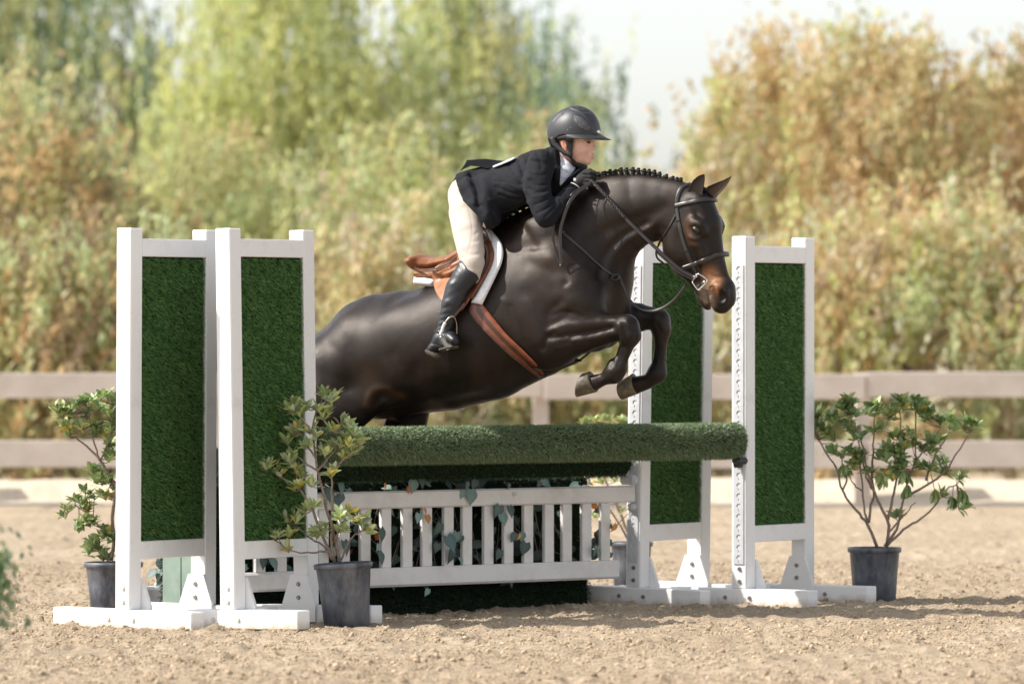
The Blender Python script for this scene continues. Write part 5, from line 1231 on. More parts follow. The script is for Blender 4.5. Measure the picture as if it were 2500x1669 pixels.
def fmesh(F_, it=1, st=None, wmax=None):
    V_, Q_ = F_.mesh()
    if it: V_ = smooth_mesh(V_, Q_, it)
    if st: V_ = strokes(V_, F_.grad(V_), st, wmax)
    return V_, Q_
def fob(name, F_, mat, parent, it=1, st=None, col=None, wmax=None):
    V_, Q_ = fmesh(F_, it, st, wmax)
    return wob(name, loc2w(V_), Q_, mat, parent, smooth=True, col=None if col is None else (np.tile(np.array(col), (len(V_), 1)) if not callable(col) else col(V_))), (V_, Q_)
def box_of(x0, y0, x1, y1, w0, w1, h, pad=.02):
    us = [uz(x, y, w)[0] for x in (x0, x1) for y in (y0, y1) for w in (w0, w1)]; zs = [uz(x, y, w)[1] for x in (x0, x1) for y in (y0, y1) for w in (w0, w1)]
    # the heading coordinate seen at a column shifts with w: take the middle plane only
    us = [uz(x0, y0, 0)[0], uz(x1, y0, 0)[0]]
    return Field(min(us) - pad - max(0, w1) * .48, max(us) + pad + max(0, -w0) * .48, w0, w1, min(zs) - pad, max(zs) + pad, h)

# ------------------------------------------------------------------ saddle, pad, girth, stirrup
LTH = (.30, .115, .045); LDK = (.10, .035, .020)
pad = empty('saddle_pad', tuple(W3(1100, 690, 0)), 'white fleece pad showing round the edge of the brown saddle', 'saddle pad')
saddle = empty('saddle', tuple(W3(1100, 660, 0)), 'brown leather jumping saddle with girth and stirrups', 'saddle')
S1 = box_of(985, 540, 1240, 720, -.24, .24, .005, .1)
S1.chain([N(1027, 643, 19, 3.4), N(1062, 646, 16, 3.2), N(1105, 635, 14, 2.8), N(1150, 610, 16, 3.0), N(1184, 584, 17, 3.0)], .02)
S1.chain([N(1016, 636, 10, 6.0), N(1030, 634, 12, 5.5)], .02)
S1.sides(lambda sg: [N(1120, 650, 18, 2.0, sg * .12), N(1180, 620, 18, 1.8, sg * .12)], .03)
V_, Q_ = fmesh(S1, 2); px, py = pix(V_)
cc = np.tile(np.array(LTH), (len(V_), 1)) * (.8 + .3 * vnoise(px / 30, py / 30, 3))[:, None]
wob('seat', loc2w(V_), Q_, M['tan_leather'], saddle, smooth=True, col=cc)
S2 = box_of(985, 540, 1240, 720, -.24, .24, .005, .1)
S2.sides(lambda sg: [N(1031, 668, 14, 3.0, sg * .07), N(1060, 670, 13, 2.6, sg * .09), N(1110, 668, 14, 3, sg * .15), N(1170, 640, 16, 2.5, sg * .15)], .02)
V_, Q_ = fmesh(S2, 1); wob('panel', loc2w(V_), Q_, M['tan_leather'], saddle, smooth=True, col=np.tile(np.array((.26, .10, .03)), (len(V_), 1)))
for q, (yy_, rr_) in enumerate(((652, 1.8), (657, 1.6))):
    mb = MB(); mb.tube([tuple(W3(x, y + yy_ - 652, -w)) for x, y, w in ((1012, 654, .14), (1035, 658, .19), (1065, 655, .22), (1095, 642, .22), (1116, 628, .21))], rr_ * .002, 6)
    wob('welt', mb.V, mb.F, M['dark_leather'], saddle, smooth=True, col=np.tile(np.array(LDK), (len(mb.V), 1)))
patch('flap', [(1100, 632), (1068, 648), (1056, 664), (1058, 692), (1072, 728), (1104, 756)], [(1180, 575), (1205, 596), (1206, 630), (1184, 672), (1158, 715), (1128, 758)], M['tan_leather'], saddle, .050, .008, 28, 14, (.40, .17, .08),
      [(.80, .86, (.12, .04, .02)), (.90, .94, (.20, .07, .03))])
patch('knee_roll', [(1176, 590), (1188, 612), (1184, 650), (1165, 690), (1146, 728)], [(1196, 590), (1206, 612), (1203, 640), (1180, 685), (1152, 730)], M['tan_leather'], saddle, .056, .012, 24, 7, (.20, .07, .03), None, .010)
patch('fleece', [(1185, 556), (1196, 590), (1198, 640), (1176, 690), (1150, 738)], [(1200, 562), (1225, 596), (1227, 634), (1210, 676), (1177, 744)], M['fleece'], pad, .032, .026, 30, 9, None, None, .018)
patch('fleece', [(1010, 676), (1012, 690), (1018, 696)], [(1062, 680), (1062, 692), (1058, 698)], M['fleece'], pad, .040, .05, 8, 12, None, None, .012)
S3 = box_of(985, 540, 1240, 720, -.24, .24, .006, .1)
S3.sides(lambda sg: [N(1023, 687, 10, 2.6, sg * .12), N(1062, 690, 11, 2.6, sg * .14)], .02)
S3.chain([N(1190, 566, 5, 6, 0), N(1210, 578, 5, 8, -.02)], .02)
V_, Q_ = fmesh(S3, 1); wob('fleece_roll', loc2w(V_), Q_, M['fleece'], pad, smooth=True)
patch('girth', [(1152, 735), (1146, 762), (1172, 797), (1232, 857), (1282, 898), (1318, 924)], [(1178, 742), (1202, 772), (1236, 814), (1276, 853), (1308, 886), (1328, 912)], M['dark_leather'], saddle, .014, .010, 34, 12, (.26, .070, .028),
      [(0, .22, (.17, .075, .055)), (.30, .36, (.34, .2, .12)), (.38, .72, (.075, .026, .016)), (.74, .78, (.34, .2, .12)), (.8, 1, (.30, .075, .025))], .004)
freestrap('stirrup_leather', [(1136, 738, -.37), (1122, 756, -.385), (1106, 773, -.40)], 7, M['dark_leather'], saddle, .003, (.09, .03, .02), 8)
st_ = empty('stirrup', (0, 0, 0)); st_.parent = saddle; st_.location = tuple(np.array(W3(1100, 800, -.41)) - np.array(saddle.location))
def wtube(pts, r, mat, name, par, n=14, seg=8):
    q = spline(np.array(pts, float), n); mb = MB(); mb.tube([tuple(W3(*a)) for a in q], r, seg); return wob(name, mb.V, mb.F, mat, par, smooth=True)
wtube([(1078, 818, -.435), (1083, 798, -.435), (1090, 782, -.43), (1104, 771, -.42), (1112, 780, -.39), (1115, 800, -.37), (1114, 828, -.36)], .0038, M['steel'], 'iron', st_)
wtube([(1077, 815, -.436), (1082, 798, -.436), (1087, 787, -.434)], .0075, M['white_rubber'], 'wrap', st_)
mb = MB(); mb.tube([tuple(W3(1077, 812, -.436)), tuple(W3(1076, 822, -.436))], [.0095, .011], 10); mb.wbuild('collar', M['steel'], st_, True)
tp = [(1071, 824), (1086, 820), (1105, 848), (1091, 855)]
MB().prism(tp, lambda p: tuple(W3(p[0], p[1], -.462)), lambda p: tuple(W3(p[0] + 1, p[1] + 2, -.40))).wbuild('tread', M['steel'], st_)
tp2 = [(1077, 827), (1083, 825), (1096, 845), (1090, 848)]
MB().prism(tp2, lambda p: tuple(W3(p[0], p[1], -.4625)), lambda p: tuple(W3(p[0], p[1], -.4605))).wbuild('tread_recess', M['bolt'], st_)

# ------------------------------------------------------------------ bridle, reins, martingale
bridle = empty('bridle', tuple(W3(1690, 600, -.1)), 'dark brown padded hunter bridle with braided reins and steel bit', 'bridle')
DL = M['dark_leather']
strap('cheekpiece', [(1688, 449), (1668, 456), (1657, 472), (1652, 500), (1657, 541), (1666, 583), (1679, 621), (1691, 652), (1701, 676)], 10.5, DL, bridle, .002, .0035, n=44)
strap('browband', [(1647, 504), (1664, 499), (1682, 495), (1705, 490), (1728, 487), (1747, 489)], 11, DL, bridle, .004, .005, n=30, ext=(.016, -.010, -.035))
strap('throatlatch', [(1652, 520), (1640, 543), (1625, 570), (1612, 590), (1606, 606)], 5.5, DL, bridle, .003, .002, n=24)
freestrap('throatlatch', [(1606, 604, -.075), (1602, 615, -.05), (1605, 630, -.02), (1620, 643, .02)], 5, DL, bridle, .002, n=14)
strap('noseband', [(1668, 655), (1682, 650), (1696, 645), (1712, 639), (1728, 632), (1745, 624), (1762, 620), (1776, 621)], 12, DL, bridle, .004, .006, n=34, ext=(.016, -.010, -.035))
for (x, y) in ((1656, 540), (1675, 612), (1651, 503)):
    a, b = cast(x, y); MB().box(tuple(a + b * .006), (.020, .006, .010), -.3, .002).wbuild('keeper', DL, bridle)
dr = [(1703, 668), (1715, 674), (1726, 683), (1724, 690), (1712, 702), (1705, 708), (1697, 699), (1690, 688)]
wtube([(x, y, -.085) for x, y in dr], .0042, M['steel'], 'bit_ring', bridle, 30)
wtube([(1690, 688, -.085), (1696, 678, -.086), (1703, 668, -.085)], .0042, M['steel'], 'bit_ring', bridle, 6)
wtube([(1722, 687, -.088), (1713, 693, -.075), (1704, 699, -.04)], .0075, M['steel'], 'bit_mouthpiece', bridle, 8)
rp = [(1697, 677, -.092), (1678, 668, -.10), (1658, 656, -.112), (1604, 608, -.13), (1553, 559, -.14), (1524, 530, -.142)]
freestrap('rein', rp, 8.5, DL, bridle, .0025, n=26)
freestrap('rein', [(x - 2, y + 6, w + .006) for x, y, w in rp[:4]], 5, DL, bridle, .0025, n=18, tint=(.03, .02, .016))
lace = [(1524, 530, -.142), (1495, 495, -.142), (1465, 463, -.135), (1445, 443, -.12)]
freestrap('laced_rein', lace, 9.5, DL, bridle, .003, n=20)
q = spline(np.array(lace), 23); mb = MB()
for i in range(22):
    a, b = W3(*q[i]), W3(*q[i + 1]); c = (a + b) / 2; t = (b - a); s = np.cross(t / np.linalg.norm(t), (0, -1, 0)) * (.008 if i % 2 else -.008)
    mb.tube([tuple(a - s * .9 + (0, -.004, 0)), tuple(c + (0, -.0075, 0)), tuple(b + s * .9 + (0, -.004, 0))], [.0028, .0036, .0028], 5)
wob('lacing', mb.V, mb.F, DL, bridle, smooth=True, col=np.tile(np.array((.035, .024, .020)), (len(mb.V), 1)))
freestrap('rein_loop', [(1448, 440, -.12), (1430, 456, -.15), (1412, 468, -.19), (1390, 495, -.23), (1375, 535, -.25), (1368, 567, -.26), (1369, 621, -.265), (1371, 648, -.265)], 8.5, DL, bridle, .0025, n=30, face=(.15, -1, 0), tint=(.030, .020, .017))
freestrap('rein_loop', [(1371, 648, -.262), (1362, 632, -.262), (1354, 600, -.265), (1350, 575, -.27), (1352, 545, -.27)], 6, DL, bridle, .0025, n=20)
freestrap('rein_loop', [(1440, 446, -.115), (1422, 456, -.14), (1400, 470, -.18), (1384, 492, -.2)], 4, DL, bridle, .0025, n=16, tint=(.03, .02, .017))
wtube([(1443, 430, -.09), (1447, 418, -.09), (1453, 419, -.08), (1457, 430, -.075), (1452, 444, -.08)], .0035, DL, 'rein_loop', bridle, 12)
mart = empty('martingale', tuple(W3(1500, 680, -.15)), 'dark brown standing martingale with neck strap and dangling chin strap', 'martingale')
strap('neck_strap', [(1374, 566), (1400, 590), (1430, 616), (1455, 640), (1480, 660), (1500, 675)], 7.5, DL, mart, .004, .003, n=30)
freestrap('chin_strap', [(1508, 670, -.10), (1515, 680, -.10), (1522, 697, -.10), (1537, 731, -.09), (1562, 753, -.08), (1591, 759, -.07), (1618, 752, -.07), (1645, 733, -.07), (1663, 712, -.07), (1676, 694, -.07)], 6.5, DL, mart, .0025, n=40, face=(.2, -1, .3))
wtube([(1493, 678, -.13), (1498, 683, -.13), (1508, 682, -.12), (1513, 675, -.115), (1508, 670, -.115), (1498, 672, -.12), (1493, 678, -.13)], .0045, DL, 'rubber_stop', mart, 20)
freestrap('girth_strap', [(1448, 850, -.02), (1430, 868, -.03), (1405, 885, -.05), (1375, 897, -.08), (1345, 912, -.10), (1325, 921, -.10), (1314, 917, -.10)], 5.5, DL, mart, .0025, n=26, tint=(.018, .012, .010))
freestrap('girth_strap', [(1410, 879, -.05), (1385, 893, -.06), (1356, 899, -.08), (1335, 898, -.1)], 4, DL, mart, .002, n=16, tint=(.018, .012, .010))
MB().box(tuple(W3(1412, 879, -.055)), (.036, .010, .014), -.4, .003, ).wbuild('keeper', DL, mart)

# ------------------------------------------------------------------ rider
person = empty('person', tuple(W3(1240, 480, 0)), 'rider in navy jacket, beige breeches and black helmet crouched over the horse\'s neck', 'person')
def mir(nodes, du=0, dz=0): return [(a[0] + du, a[1] + dz, -a[2], a[3], a[4]) for a in nodes]
B = box_of(1035, 256, 1470, 880, -.52, .52, .0058, .03)
B.chain([N(1150, 475, 44, 1.5), N(1205, 452, 38, 1.45), N(1270, 432, 42, 1.5), N(1325, 402, 34, 1.9)], .04)
B.chain([N(1345, 394, 26, 1.0), N(1376, 384, 26, .85), N(1392, 362, 26, .85)], .03)
B.chain([N(1397, 322, 50, .72), N(1406, 318, 51, .72), N(1410, 342, 42, .76)], .02)
B.chain([N(1424, 342, 24, 1.25), N(1423, 362, 22.5, 1.15), N(1427, 382, 16, 1.15), N(1434, 389, 10, 1.2)], .02)
B.sides(lambda sg: [N(1404, 368, 20, .5, sg * .042), N(1415, 386, 12, .6, sg * .030), N(1428, 394, 8, .9, sg * .014)], .02)
B.sides(lambda sg: [N(1424, 364, 12, .7, sg * .034)], .02)
B.chain([N(1443, 344, 5.5, .9), N(1448, 355, 4.4, .9), N(1452.2, 362, 4.6, 1.15)], .005)
B.sides(lambda sg: [N(1446.5, 365, 3.6, .9, sg * .009)], .005)
B.chain([N(1439, 372, 9, 1.4), N(1441, 380, 8.5, 1.4)], .010)
B.chain([N(1448.5, 376.5, 3.0, 2.6)], .004); B.chain([N(1447.5, 384.5, 3.2, 2.4)], .004)
B.chain([N(1450.5, 380.6, 1.1, 5)], .002, 'sub')
B.sides(lambda sg: [N(1449, 368.5, 1.4, 1.2, sg * .009)], .002, 'sub')
B.chain([N(1437, 393, 7.5, 1.1)], .012)
arm = [N(1320, 400, 24, .9, -.16), N(1311, 446, 22, .85, -.21), N(1330, 522, 15, .9, -.27), N(1362, 503, 12, .85, -.22), N(1388, 475, 10, .85, -.155), N(1404, 457, 9, .95, -.12), N(1425, 440, 11, .8, -.10)]
leg = [N(1152, 478, 42, 1.0, -.10), N(1141, 530, 36, .95, -.18), N(1148, 610, 26, .9, -.29), N(1152, 655, 22, .9, -.33), N(1116, 704, 22, .9, -.35), N(1103, 745, 20, .9, -.37), N(1084, 806, 13, .9, -.39), N(1076, 828, 9, .9, -.395)]
foot = [N(1080, 824, 9, .9, -.395), N(1104, 828, 7, 1, -.44)]
for a in (arm, leg, foot): B.chain(a, .03); B.chain(mir(a), .03)
SK = np.array((.74, .47, .37))
def skincol(V_):
    px, py = pix(V_); c = np.tile(SK, (len(V_), 1))
    def blend(m_, col): return c * (1 - m_[:, None]) + np.array(col) * m_[:, None]
    c = blend(np.clip(soft(px, py, [(1449, 377), (1449, 385)], 4.5) * 1.0, 0, 1) * .65, (.52, .20, .17))
    c = blend(soft(px, py, [(1425, 370)], 14) * .25, (.70, .33, .25)); c = blend(soft(px, py, [(1376, 355)], 10) * .5, (.62, .26, .17))
    c = blend(np.clip(soft(px, py, [(1434, 347), (1441, 347)], 3.0) * 1.1, 0, 1) * .75, (.10, .05, .035)); c = blend(soft(px, py, [(1428, 342), (1443, 341)], 3.0) * .7, (.16, .09, .05))
    return c
_, (BV, BQ) = fob('body', B, M['skin'], person, 1, None, skincol)
E_ = MB()
for sg in (-1, 1):
    c = W3(1437, 348, sg * .0335); vs, fs = [], []
    for i in range(7):
        for k in range(10): th = math.pi * i / 6; ph = 2 * math.pi * k / 10; vs.append(tuple(c + .0078 * (E1 * math.sin(th) * math.cos(ph) + UZ * .8 * math.cos(th) + E2 * math.sin(th) * math.sin(ph))))
    for i in range(6):
        for k in range(10): fs.append((i * 10 + k, i * 10 + (k + 1) % 10, (i + 1) * 10 + (k + 1) % 10, (i + 1) * 10 + k))
    wob('eye', vs, fs, M['eye'], person, smooth=True)
EA = box_of(1360, 335, 1395, 378, -.13, -.02, .0018, .01)
EA.chain([N(1376, 349, 8, .4, -.082), N(1378, 358, 6.5, .4, -.082), N(1381, 366, 4, .5, -.080)], .006); EA.chain([N(1378, 351, 4, .6, -.090), N(1379, 358, 3, .6, -.090)], .004, 'sub')
fob('ear', EA, M['skin'], person, 0, None, (.56, .25, .17))
# breeches
J = box_of(1080, 410, 1200, 700, -.50, .50, .0055, .06)
tl_ = [N(1146, 476, 48, 1.0, -.09), N(1139, 520, 44, .95, -.17), N(1143, 570, 38, .9, -.25), N(1150, 614, 34, .88, -.30), N(1155, 640, 29, .9, -.325), N(1150, 672, 24, .9, -.33)]
J.chain([N(1152, 480, 46, 1.7, 0)], .03); J.chain(tl_, .04); J.chain(mir(tl_), .04)
fob('breeches', J, M['breeches'], person, 2, [([(1144, 507), (1152, 545), (1152, 580), (1140, 625), (1138, 640)], 1.6, -1.6), ([(1125, 610), (1145, 622), (1170, 620)], 4, -2.5), ([(1120, 600), (1135, 632), (1150, 650)], 4, -2), ([(1128, 640), (1148, 655), (1170, 655)], 3, -2.2), ([(1175, 560), (1160, 572)], 4, -2), ([(1178, 585), (1150, 592)], 4, -1.6)], wmax=0)
# boots
def boot(far):
    L_ = lambda a: mir(a) if far else a
    K = box_of(1025, 620, 1190, 885, (.25 if far else -.53), (.53 if far else -.25), .0042, .16 if far else .05)
    K.chain(L_([N(1154, 660, 27, .9, -.335), N(1138, 676, 29, .9, -.34), N(1118, 702, 30, .9, -.35), N(1104, 740, 27, .9, -.37), N(1092, 776, 20.5, .85, -.385), N(1083, 806, 18, .9, -.39), N(1078, 826, 19, .95, -.395)]), .02)
    K.chain(L_([N(1132, 650, 16, 1.0, -.335), N(1128, 672, 22, .9, -.34)]), .02)
    K.chain(L_([N(1074, 834, 18, .95, -.395), N(1057, 851, 14, 1.1, -.395)]), .02)
    K.chain(L_([N(1080, 826, 18, .95, -.40), N(1102, 824, 16, 1.2, -.43), N(1110, 831, 12, 1.2, -.45)]), .02)
    K.chain(L_([N(1066, 846, 12, 1.1, -.395), N(1098, 838, 12, 1.2, -.43)]), .015)
    KS = box_of(1025, 800, 1150, 885, (.25 if far else -.53), (.53 if far else -.25), .0042, .16 if far else .05)
    KS.chain(L_([N(1047, 857, 7.5, 2.2, -.395), N(1067, 867, 7.5, 2.2, -.395)]), .006); KS.chain(L_([N(1050, 864, 5, 2.4, -.395), N(1067, 872, 5, 2.4, -.395)]), .006)
    KS.chain(L_([N(1080, 853, 4.5, 4.5, -.41), N(1110, 846, 5, 4.5, -.44)]), .006)
    fob('sole', KS, M['sole'], person, 0)
    if not far: K.mask([(1000, 640), (1128, 628), (1140, 656), (1164, 670), (1176, 690), (1200, 900), (1000, 900)], .004)
    else: K.F = np.maximum(K.F, (K.z - uz(1150, 655)[1])[None, None, :].astype(np.float32))
    o, _ = fob('boot', K, M['boot'], person, 1, None if far else [([(1120, 640), (1126, 655), (1135, 668)], 2, 1.5), ([(1070, 770), (1095, 765), (1112, 772)], 3.5, -1.6), ([(1066, 784), (1090, 780), (1108, 785)], 3, -2.0), ([(1064, 797), (1085, 794), (1102, 798)], 3, -2.0), ([(1072, 755), (1098, 748)], 5, -2), ([(1085, 730), (1120, 712)], 7, -2), ([(1062, 812), (1078, 806), (1098, 812)], 3, -1.6), ([(1052, 838), (1070, 842), (1088, 850)], 2.5, -2.2), ([(1090, 700), (1110, 690)], 6, 1.5)], wmax=0)
    return o
boot(False); boot(True)
wtube([(1060, 806, -.43), (1072, 812, -.435), (1086, 822, -.44), (1094, 832, -.45)], .0035, M['web'], 'spur_strap', person, 12)
# jacket
JK = box_of(1105, 345, 1440, 570, -.42, .42, .0056, .07)
JK.chain([N(1150, 470, 56, 1.45), N(1200, 455, 52, 1.4), N(1262, 438, 57, 1.35), N(1320, 412, 50, 1.55), N(1352, 388, 32, 1.6)], .05)
JK.sides(lambda sg: [N(1138, 452, 34, .9, sg * .14), N(1150, 478, 46, .9, sg * .17), N(1172, 512, 42, .9, sg * .225), N(1190, 532, 34, .9, sg * .235)], .05)
JK.sides(lambda sg: [N(1215, 470, 48, .9, sg * .15), N(1275, 455, 45, .9, sg * .15)], .05)
JK.chain([N(1160, 490, 56, 1.45), N(1190, 512, 50, 1.5), N(1205, 525, 42, 1.5)], .05)
JK.chain([N(1240, 480, 52, 1.35), N(1290, 462, 50, 1.35), N(1345, 445, 46, 1.45), N(1390, 430, 34, 1.5), N(1412, 418, 22, 1.6)], .05)
sl = [N(1322, 398, 35, .9, -.18), N(1309, 445, 36, .85, -.23), N(1318, 495, 32, .85, -.27), N(1332, 527, 27, .9, -.285)]
sl2 = [N(1332, 528, 27, .9, -.285), N(1362, 503, 24, .85, -.23), N(1388, 475, 20, .9, -.16), N(1405, 456, 15.5, .95, -.12)]
for a in (sl, sl2): JK.chain(a, .018); JK.chain(mir(a), .018)
JK.mask([(1112, 424), (1160, 408), (1200, 404), (1257, 387), (1275, 376), (1296, 367), (1328, 362), (1348, 353), (1370, 356), (1400, 398), (1427, 400), (1433, 414), (1427, 446), (1416, 467), (1391, 506), (1372, 524), (1356, 550), (1337, 560), (1320, 557), (1306, 540), (1296, 514), (1290, 498), (1266, 506), (1240, 530), (1225, 546), (1205, 557), (1187, 560), (1181, 541), (1167, 526), (1149, 508), (1131, 489), (1119, 464), (1112, 437)], .008, wrange=(-.42, .12))
JK.mask([(1367, 340), (1368, 375), (1369, 410), (1366, 458), (1384, 436), (1398, 424), (1412, 413), (1430, 380), (1420, 340)], .004, keep=False, wrange=(-.42, .03))
JK.chain([N(1392, 446, 12.5, .92, -.14), N(1412, 466, 3, .9, -.12)], .001, 'sub') if False else None
JS = [([(1150, 425), (1163, 460), (1168, 500)], 7, -13), ([(1135, 430), (1150, 465), (1158, 495)], 8, 6), ([(1175, 420), (1188, 470), (1190, 530)], 12, 7), ([(1165, 430), (1200, 440), (1240, 445), (1270, 452)], 3, -3),
      ([(1190, 412), (1235, 432), (1272, 450)], 4, -4), ([(1262, 385), (1272, 410), (1280, 440)], 3, -4), ([(1275, 380), (1285, 405), (1292, 430)], 5, 3), ([(1290, 375), (1300, 395)], 3, -3), ([(1240, 400), (1262, 430), (1276, 448)], 5, -3),
      ([(1210, 455), (1245, 470), (1285, 478)], 4, -4), ([(1220, 475), (1255, 488), (1288, 486)], 4, -4), ([(1205, 490), (1240, 505), (1270, 500)], 6, 4), ([(1230, 440), (1262, 460), (1282, 466)], 3, 3),
      ([(1292, 440), (1310, 452), (1342, 450)], 3, -4), ([(1288, 425), (1320, 428), (1345, 420)], 4, -3), ([(1290, 460), (1315, 470), (1342, 462)], 4, -4), ([(1300, 480), (1322, 478), (1342, 470)], 4, 3), ([(1304, 500), (1325, 492), (1340, 482)], 3, -4), ([(1312, 520), (1335, 508), (1350, 495)], 3, -4.5), ([(1330, 530), (1345, 515), (1355, 505)], 2.5, -3.5), ([(1340, 545), (1356, 525), (1362, 512)], 3, -4), ([(1365, 520), (1372, 500), (1368, 488)], 3, -3), ([(1380, 505), (1388, 488), (1382, 474)], 3, -2.5), ([(1345, 545), (1362, 535)], 3, 3),
      ([(1340, 362), (1345, 400), (1348, 440), (1352, 480)], 4, -6), ([(1355, 362), (1358, 400), (1358, 440)], 5, 5), ([(1310, 370), (1318, 390), (1322, 410)], 5, -3), ([(1298, 385), (1330, 392)], 5, 3),
      ([(1131, 489), (1149, 508), (1167, 526), (1181, 541)], 2.5, 2.5), ([(1175, 500), (1200, 520), (1215, 545)], 5, -5), ([(1195, 490), (1215, 510), (1230, 530)], 5, 5), ([(1120, 460), (1140, 480), (1160, 492)], 4, -3)]
JS = [(a, b, c * 1.25) for a, b, c in JS]
fob('jacket', JK, M['jacket'], person, 1, JS, wmax=.05)
vp = [(1122, 419), (1133, 404), (1140, 391), (1165, 389), (1187, 388), (1230, 393), (1262, 388), (1240, 402), (1212, 408), (1190, 411), (1170, 407), (1150, 405), (1136, 411)]
MB().prism(vp, lambda p: tuple(W3(p[0], p[1], -.115)), lambda p: tuple(W3(p[0], p[1], .10))).wbuild('jacket_vent', M['jacket'], person)
# shirt
SH = box_of(1350, 360, 1420, 470, -.16, .16, .003, .04)
SH.chain([N(1366, 386, 27, 1.0), N(1386, 402, 21, 1.15), N(1392, 412, 17, 1.3)], .02); SH.chain([N(1380, 420, 30, 1.2), N(1372, 445, 30, 1.4)], .02)
SH.mask([(1352, 366), (1368, 374), (1385, 392), (1407, 411), (1396, 424), (1378, 450), (1362, 466), (1345, 466)], .004)
fob('shirt', SH, M['shirt'], person, 1, [([(1368, 392), (1380, 402), (1397, 412)], 2, -3), ([(1368, 400), (1380, 412), (1392, 418)], 2, 2.5), ([(1370, 415), (1385, 424)], 3, -4), ([(1369, 430), (1380, 434)], 3, 3)])
# gloves
def glove(far):
    g_ = box_of(1385, 405, 1462, 470, (.0 if far else -.2), (.2 if far else .0), .0026, .08 if far else .03)
    L_ = lambda a: mir(a, -.045, -.01) if far else a
    g_.chain(L_([N(1402, 458, 14.5, .95, -.125), N(1412, 448, 15, .9, -.115), N(1422, 440, 18, .8, -.105), N(1430, 436, 18, .75, -.10)]), .012)
    for i in range(4):
        y = 421 + i * 9.0; k = (0, 1.5, 1.0, -2.5)[i]
        g_.chain(L_([N(1428, y + 1, 6.4, 1, -.118), N(1440 + k, y + 2, 5.8, 1, -.120), N(1448 + k, y + 4, 5.2, 1, -.100), N(1445 + k, y + 5, 4.8, 1, -.078), N(1437 + k, y + 6, 4.5, 1, -.072)]), .0035)
    g_.chain(L_([N(1418, 430, 7.5, 1, -.085), N(1430, 420, 6.8, 1, -.082), N(1441, 417, 6.0, 1, -.084), N(1450, 423, 5.2, 1, -.088)]), .005)
    fob('glove', g_, M['glove'], person, 0)
glove(False); glove(True)
wtube([(1394, 446, -.155), (1402, 449, -.16), (1411, 455, -.155), (1418, 464, -.14)], .0022, M['white_rubber'], 'glove_trim', person, 12)
MB().box(tuple(W3(1403.5, 438.5, -.152)), (.013, .003, .014), -.2, .003).wbuild('glove_badge', M['white_rubber'], person)
# helmet
HM = box_of(1325, 250, 1485, 360, -.14, .14, .0032, .03)
HM.chain([N(1403, 326, 66, .80)], .01); HM.chain([N(1385, 322, 48, .9), N(1410, 312, 50, .9)], .02)
HM.mask([(1325, 240), (1490, 240), (1476, 332), (1450, 339), (1415, 337), (1392, 331), (1376, 329), (1366, 331), (1357, 338), (1344, 344), (1330, 345)], .004)
helm = empty('helmet', (0, 0, 0)); helm.parent = person; helm.location = tuple(np.array(W3(1404, 300, 0)) - np.array(person.location))
HS = [([(1391, 262), (1415, 272), (1434, 290), (1446, 318)], 2.2, 3.0), ([(1403, 264), (1413, 265), (1423, 264)], 1.7, -4), ([(1418, 270), (1428, 272), (1437, 273)], 1.9, -5), ([(1434, 281), (1441, 286), (1449, 287)], 2.1, -5), ([(1405, 283), (1415, 285), (1432, 297), (1444, 316), (1430, 319), (1412, 309), (1404, 296), (1405, 283)], 1.6, 1.5), ([(1350, 297), (1360, 283), (1373, 275)], 3.5, -2)]
_, (HV, HQ) = fob('shell', HM, M['helmet'], helm, 1, HS, wmax=.03)
HEB = BVHTree.FromPolygons([tuple(x) for x in loc2w(HV)], HQ.tolist())
patch('vent', [(1405, 285), (1404, 295), (1411, 307), (1422, 315), (1434, 319)], [(1408, 283), (1420, 287), (1432, 297), (1440, 308), (1445, 318)], M['mesh_vent'], helm, .0012, .003, 14, 8, None, None, .001, HEB, smooth_it=1)
patch('vent', [(1346, 298), (1354, 287), (1364, 277), (1372, 274)], [(1350, 300), (1360, 291), (1369, 283), (1374, 276)], M['mesh_vent'], helm, .0010, .003, 12, 6, None, None, .001, HEB, smooth_it=1)
patch('badge', [(1457, 321), (1459, 318), (1464, 318)], [(1457, 323), (1462, 327), (1467, 326)], M['steel'], helm, .003, .003, 8, 6, None, None, .001, HEB, smooth_it=1)
for (x, y) in ((1386, 317), (1394, 312)):
    a, b = bcast(HEB, x, y); mb = MB(); mb.cyl(tuple(a), tuple(a + b * .0025), .0028, .0016, 10); mb.wbuild('rivet', M['steel'], helm)
vs, fs = [], []; nn_ = 30; C0 = W3(1403, 334, 0)
for i in range(nn_ + 1):
    th = R(-88 + 176 * i / nn_); c, s = math.cos(th), math.sin(th); ext = .052 * max(c, 0) ** 1.4
    for (rad, dz) in ((-.004, .010), (-.004, .005 - .012 * max(c, 0)), (ext, -.006 - .012 * max(c, 0) ** 1), (ext + .0015, -.004 - .012 * max(c, 0)), (ext * .5, .000 - .004 * c), (.004, .010)):
        vs.append(C0 + E1 * (.1325 + rad) * c + E2 * (.1065 + rad) * s + UZ * (dz - .003 * abs(s)))
for i in range(nn_):
    for k in range(6): fs.append((i * 6 + k, i * 6 + (k + 1) % 6, (i + 1) * 6 + (k + 1) % 6, (i + 1) * 6 + k))
wob('visor', vs, fs, M['helmet'], helm, smooth=True)
HR = box_of(1335, 325, 1440, 415, -.12, .12, .0028, .04)
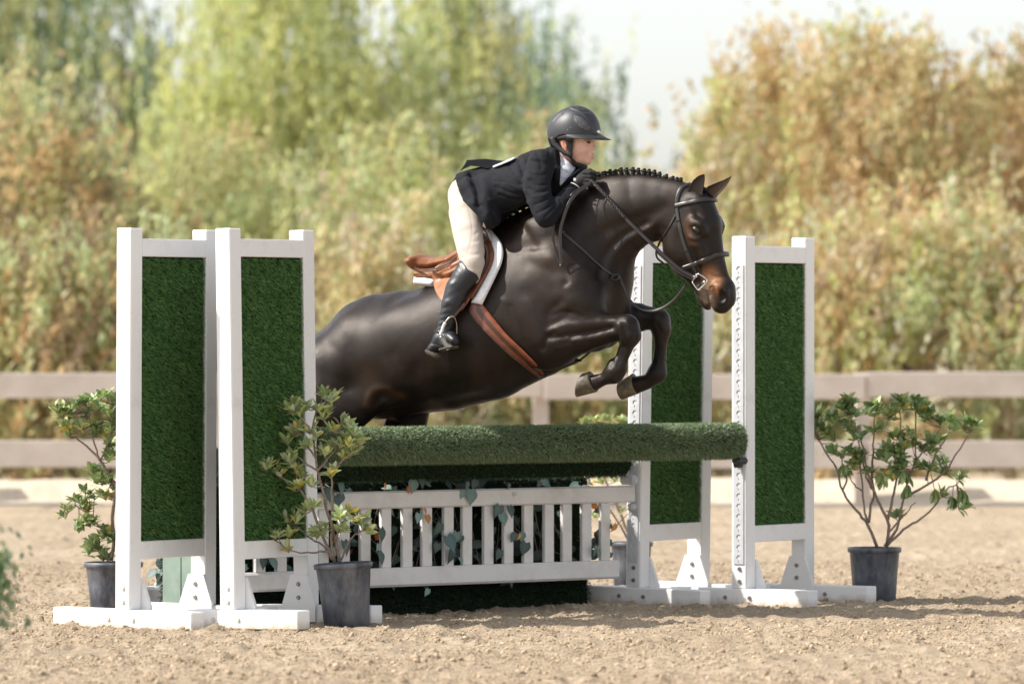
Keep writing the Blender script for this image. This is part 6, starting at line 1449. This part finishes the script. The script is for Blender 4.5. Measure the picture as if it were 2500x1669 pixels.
for a in ([N(1352, 340, 9, 1, -.070), N(1356, 352, 8, 1, -.072), N(1367, 364, 6.5, .8, -.078), N(1380, 374, 6, .7, -.08), N(1391, 378, 5.5, .7, -.078)],
          [N(1366, 336, 7, .7, -.086), N(1382, 334, 8, .7, -.092), N(1392, 338, 8, .6, -.092)], [N(1386, 336, 7, .55, -.09), N(1387, 352, 5.5, .55, -.086), N(1391, 368, 5, .55, -.08), N(1392, 380, 4, .6, -.074)],
          [N(1392, 338, 8, .55, -.088), N(1395, 350, 5, .5, -.082), N(1393, 366, 4.5, .5, -.078), N(1392, 380, 4, .6, -.074)],
          [N(1392, 380, 3, .7, -.072), N(1397, 392, 3.4, .7, -.062), N(1403, 399, 5, .8, -.05), N(1412, 404, 6, .9, -.03), N(1424, 406, 6, 1, 0)], [N(1346, 338, 9, 1, -.05), N(1350, 350, 9, 1, -.04), N(1358, 358, 8, 1, 0)]):
    HR.chain(a, .006); HR.chain(mir(a), .006)
HR.chain([N(1415, 404, 6, 2, 0), N(1427, 407, 6.5, 2, 0)], .008)
fob('harness', HR, M['web'], helm, 1)
# hair under the helmet
HA = box_of(1340, 320, 1400, 375, -.12, .12, .004, .03)
HA.chain([N(1368, 340, 20, 1.55), N(1364, 352, 14, 1.9)], .02)
fob('hair', HA, M['hair'], person, 1)
# number card on the back
c = W3(1230, 396.5, -.125); tdir = (W3(1257, 385, 0) - W3(1203, 406, 0)); tdir /= np.linalg.norm(tdir); up = np.cross(E2, tdir); up = -up if up[2] < 0 else up
lat = E2 * math.cos(.30) + up * math.sin(.30); up2 = np.cross(tdir, lat); up2 = up2 if up2[2] > 0 else -up2
vs = []; n_ = 24
for dz in (-.002, .002):
    for k in range(n_): a = 2 * math.pi * k / n_; vs.append(c + tdir * .060 * math.copysign(abs(math.cos(a)) ** .7, math.cos(a)) + lat * .030 * math.copysign(abs(math.sin(a)) ** .7, math.sin(a)) + up2 * dz)
wob('number_card', vs, [tuple(range(n_ - 1, -1, -1)), tuple(range(n_, 2 * n_))] + [(k, (k + 1) % n_, n_ + (k + 1) % n_, n_ + k) for k in range(n_)], M['shirt'], person)
wtube([(1226, 401, -.13), (1231, 418, -.16), (1240, 438, -.165)], .0012, M['web'], 'card_string', person, 10, 5)
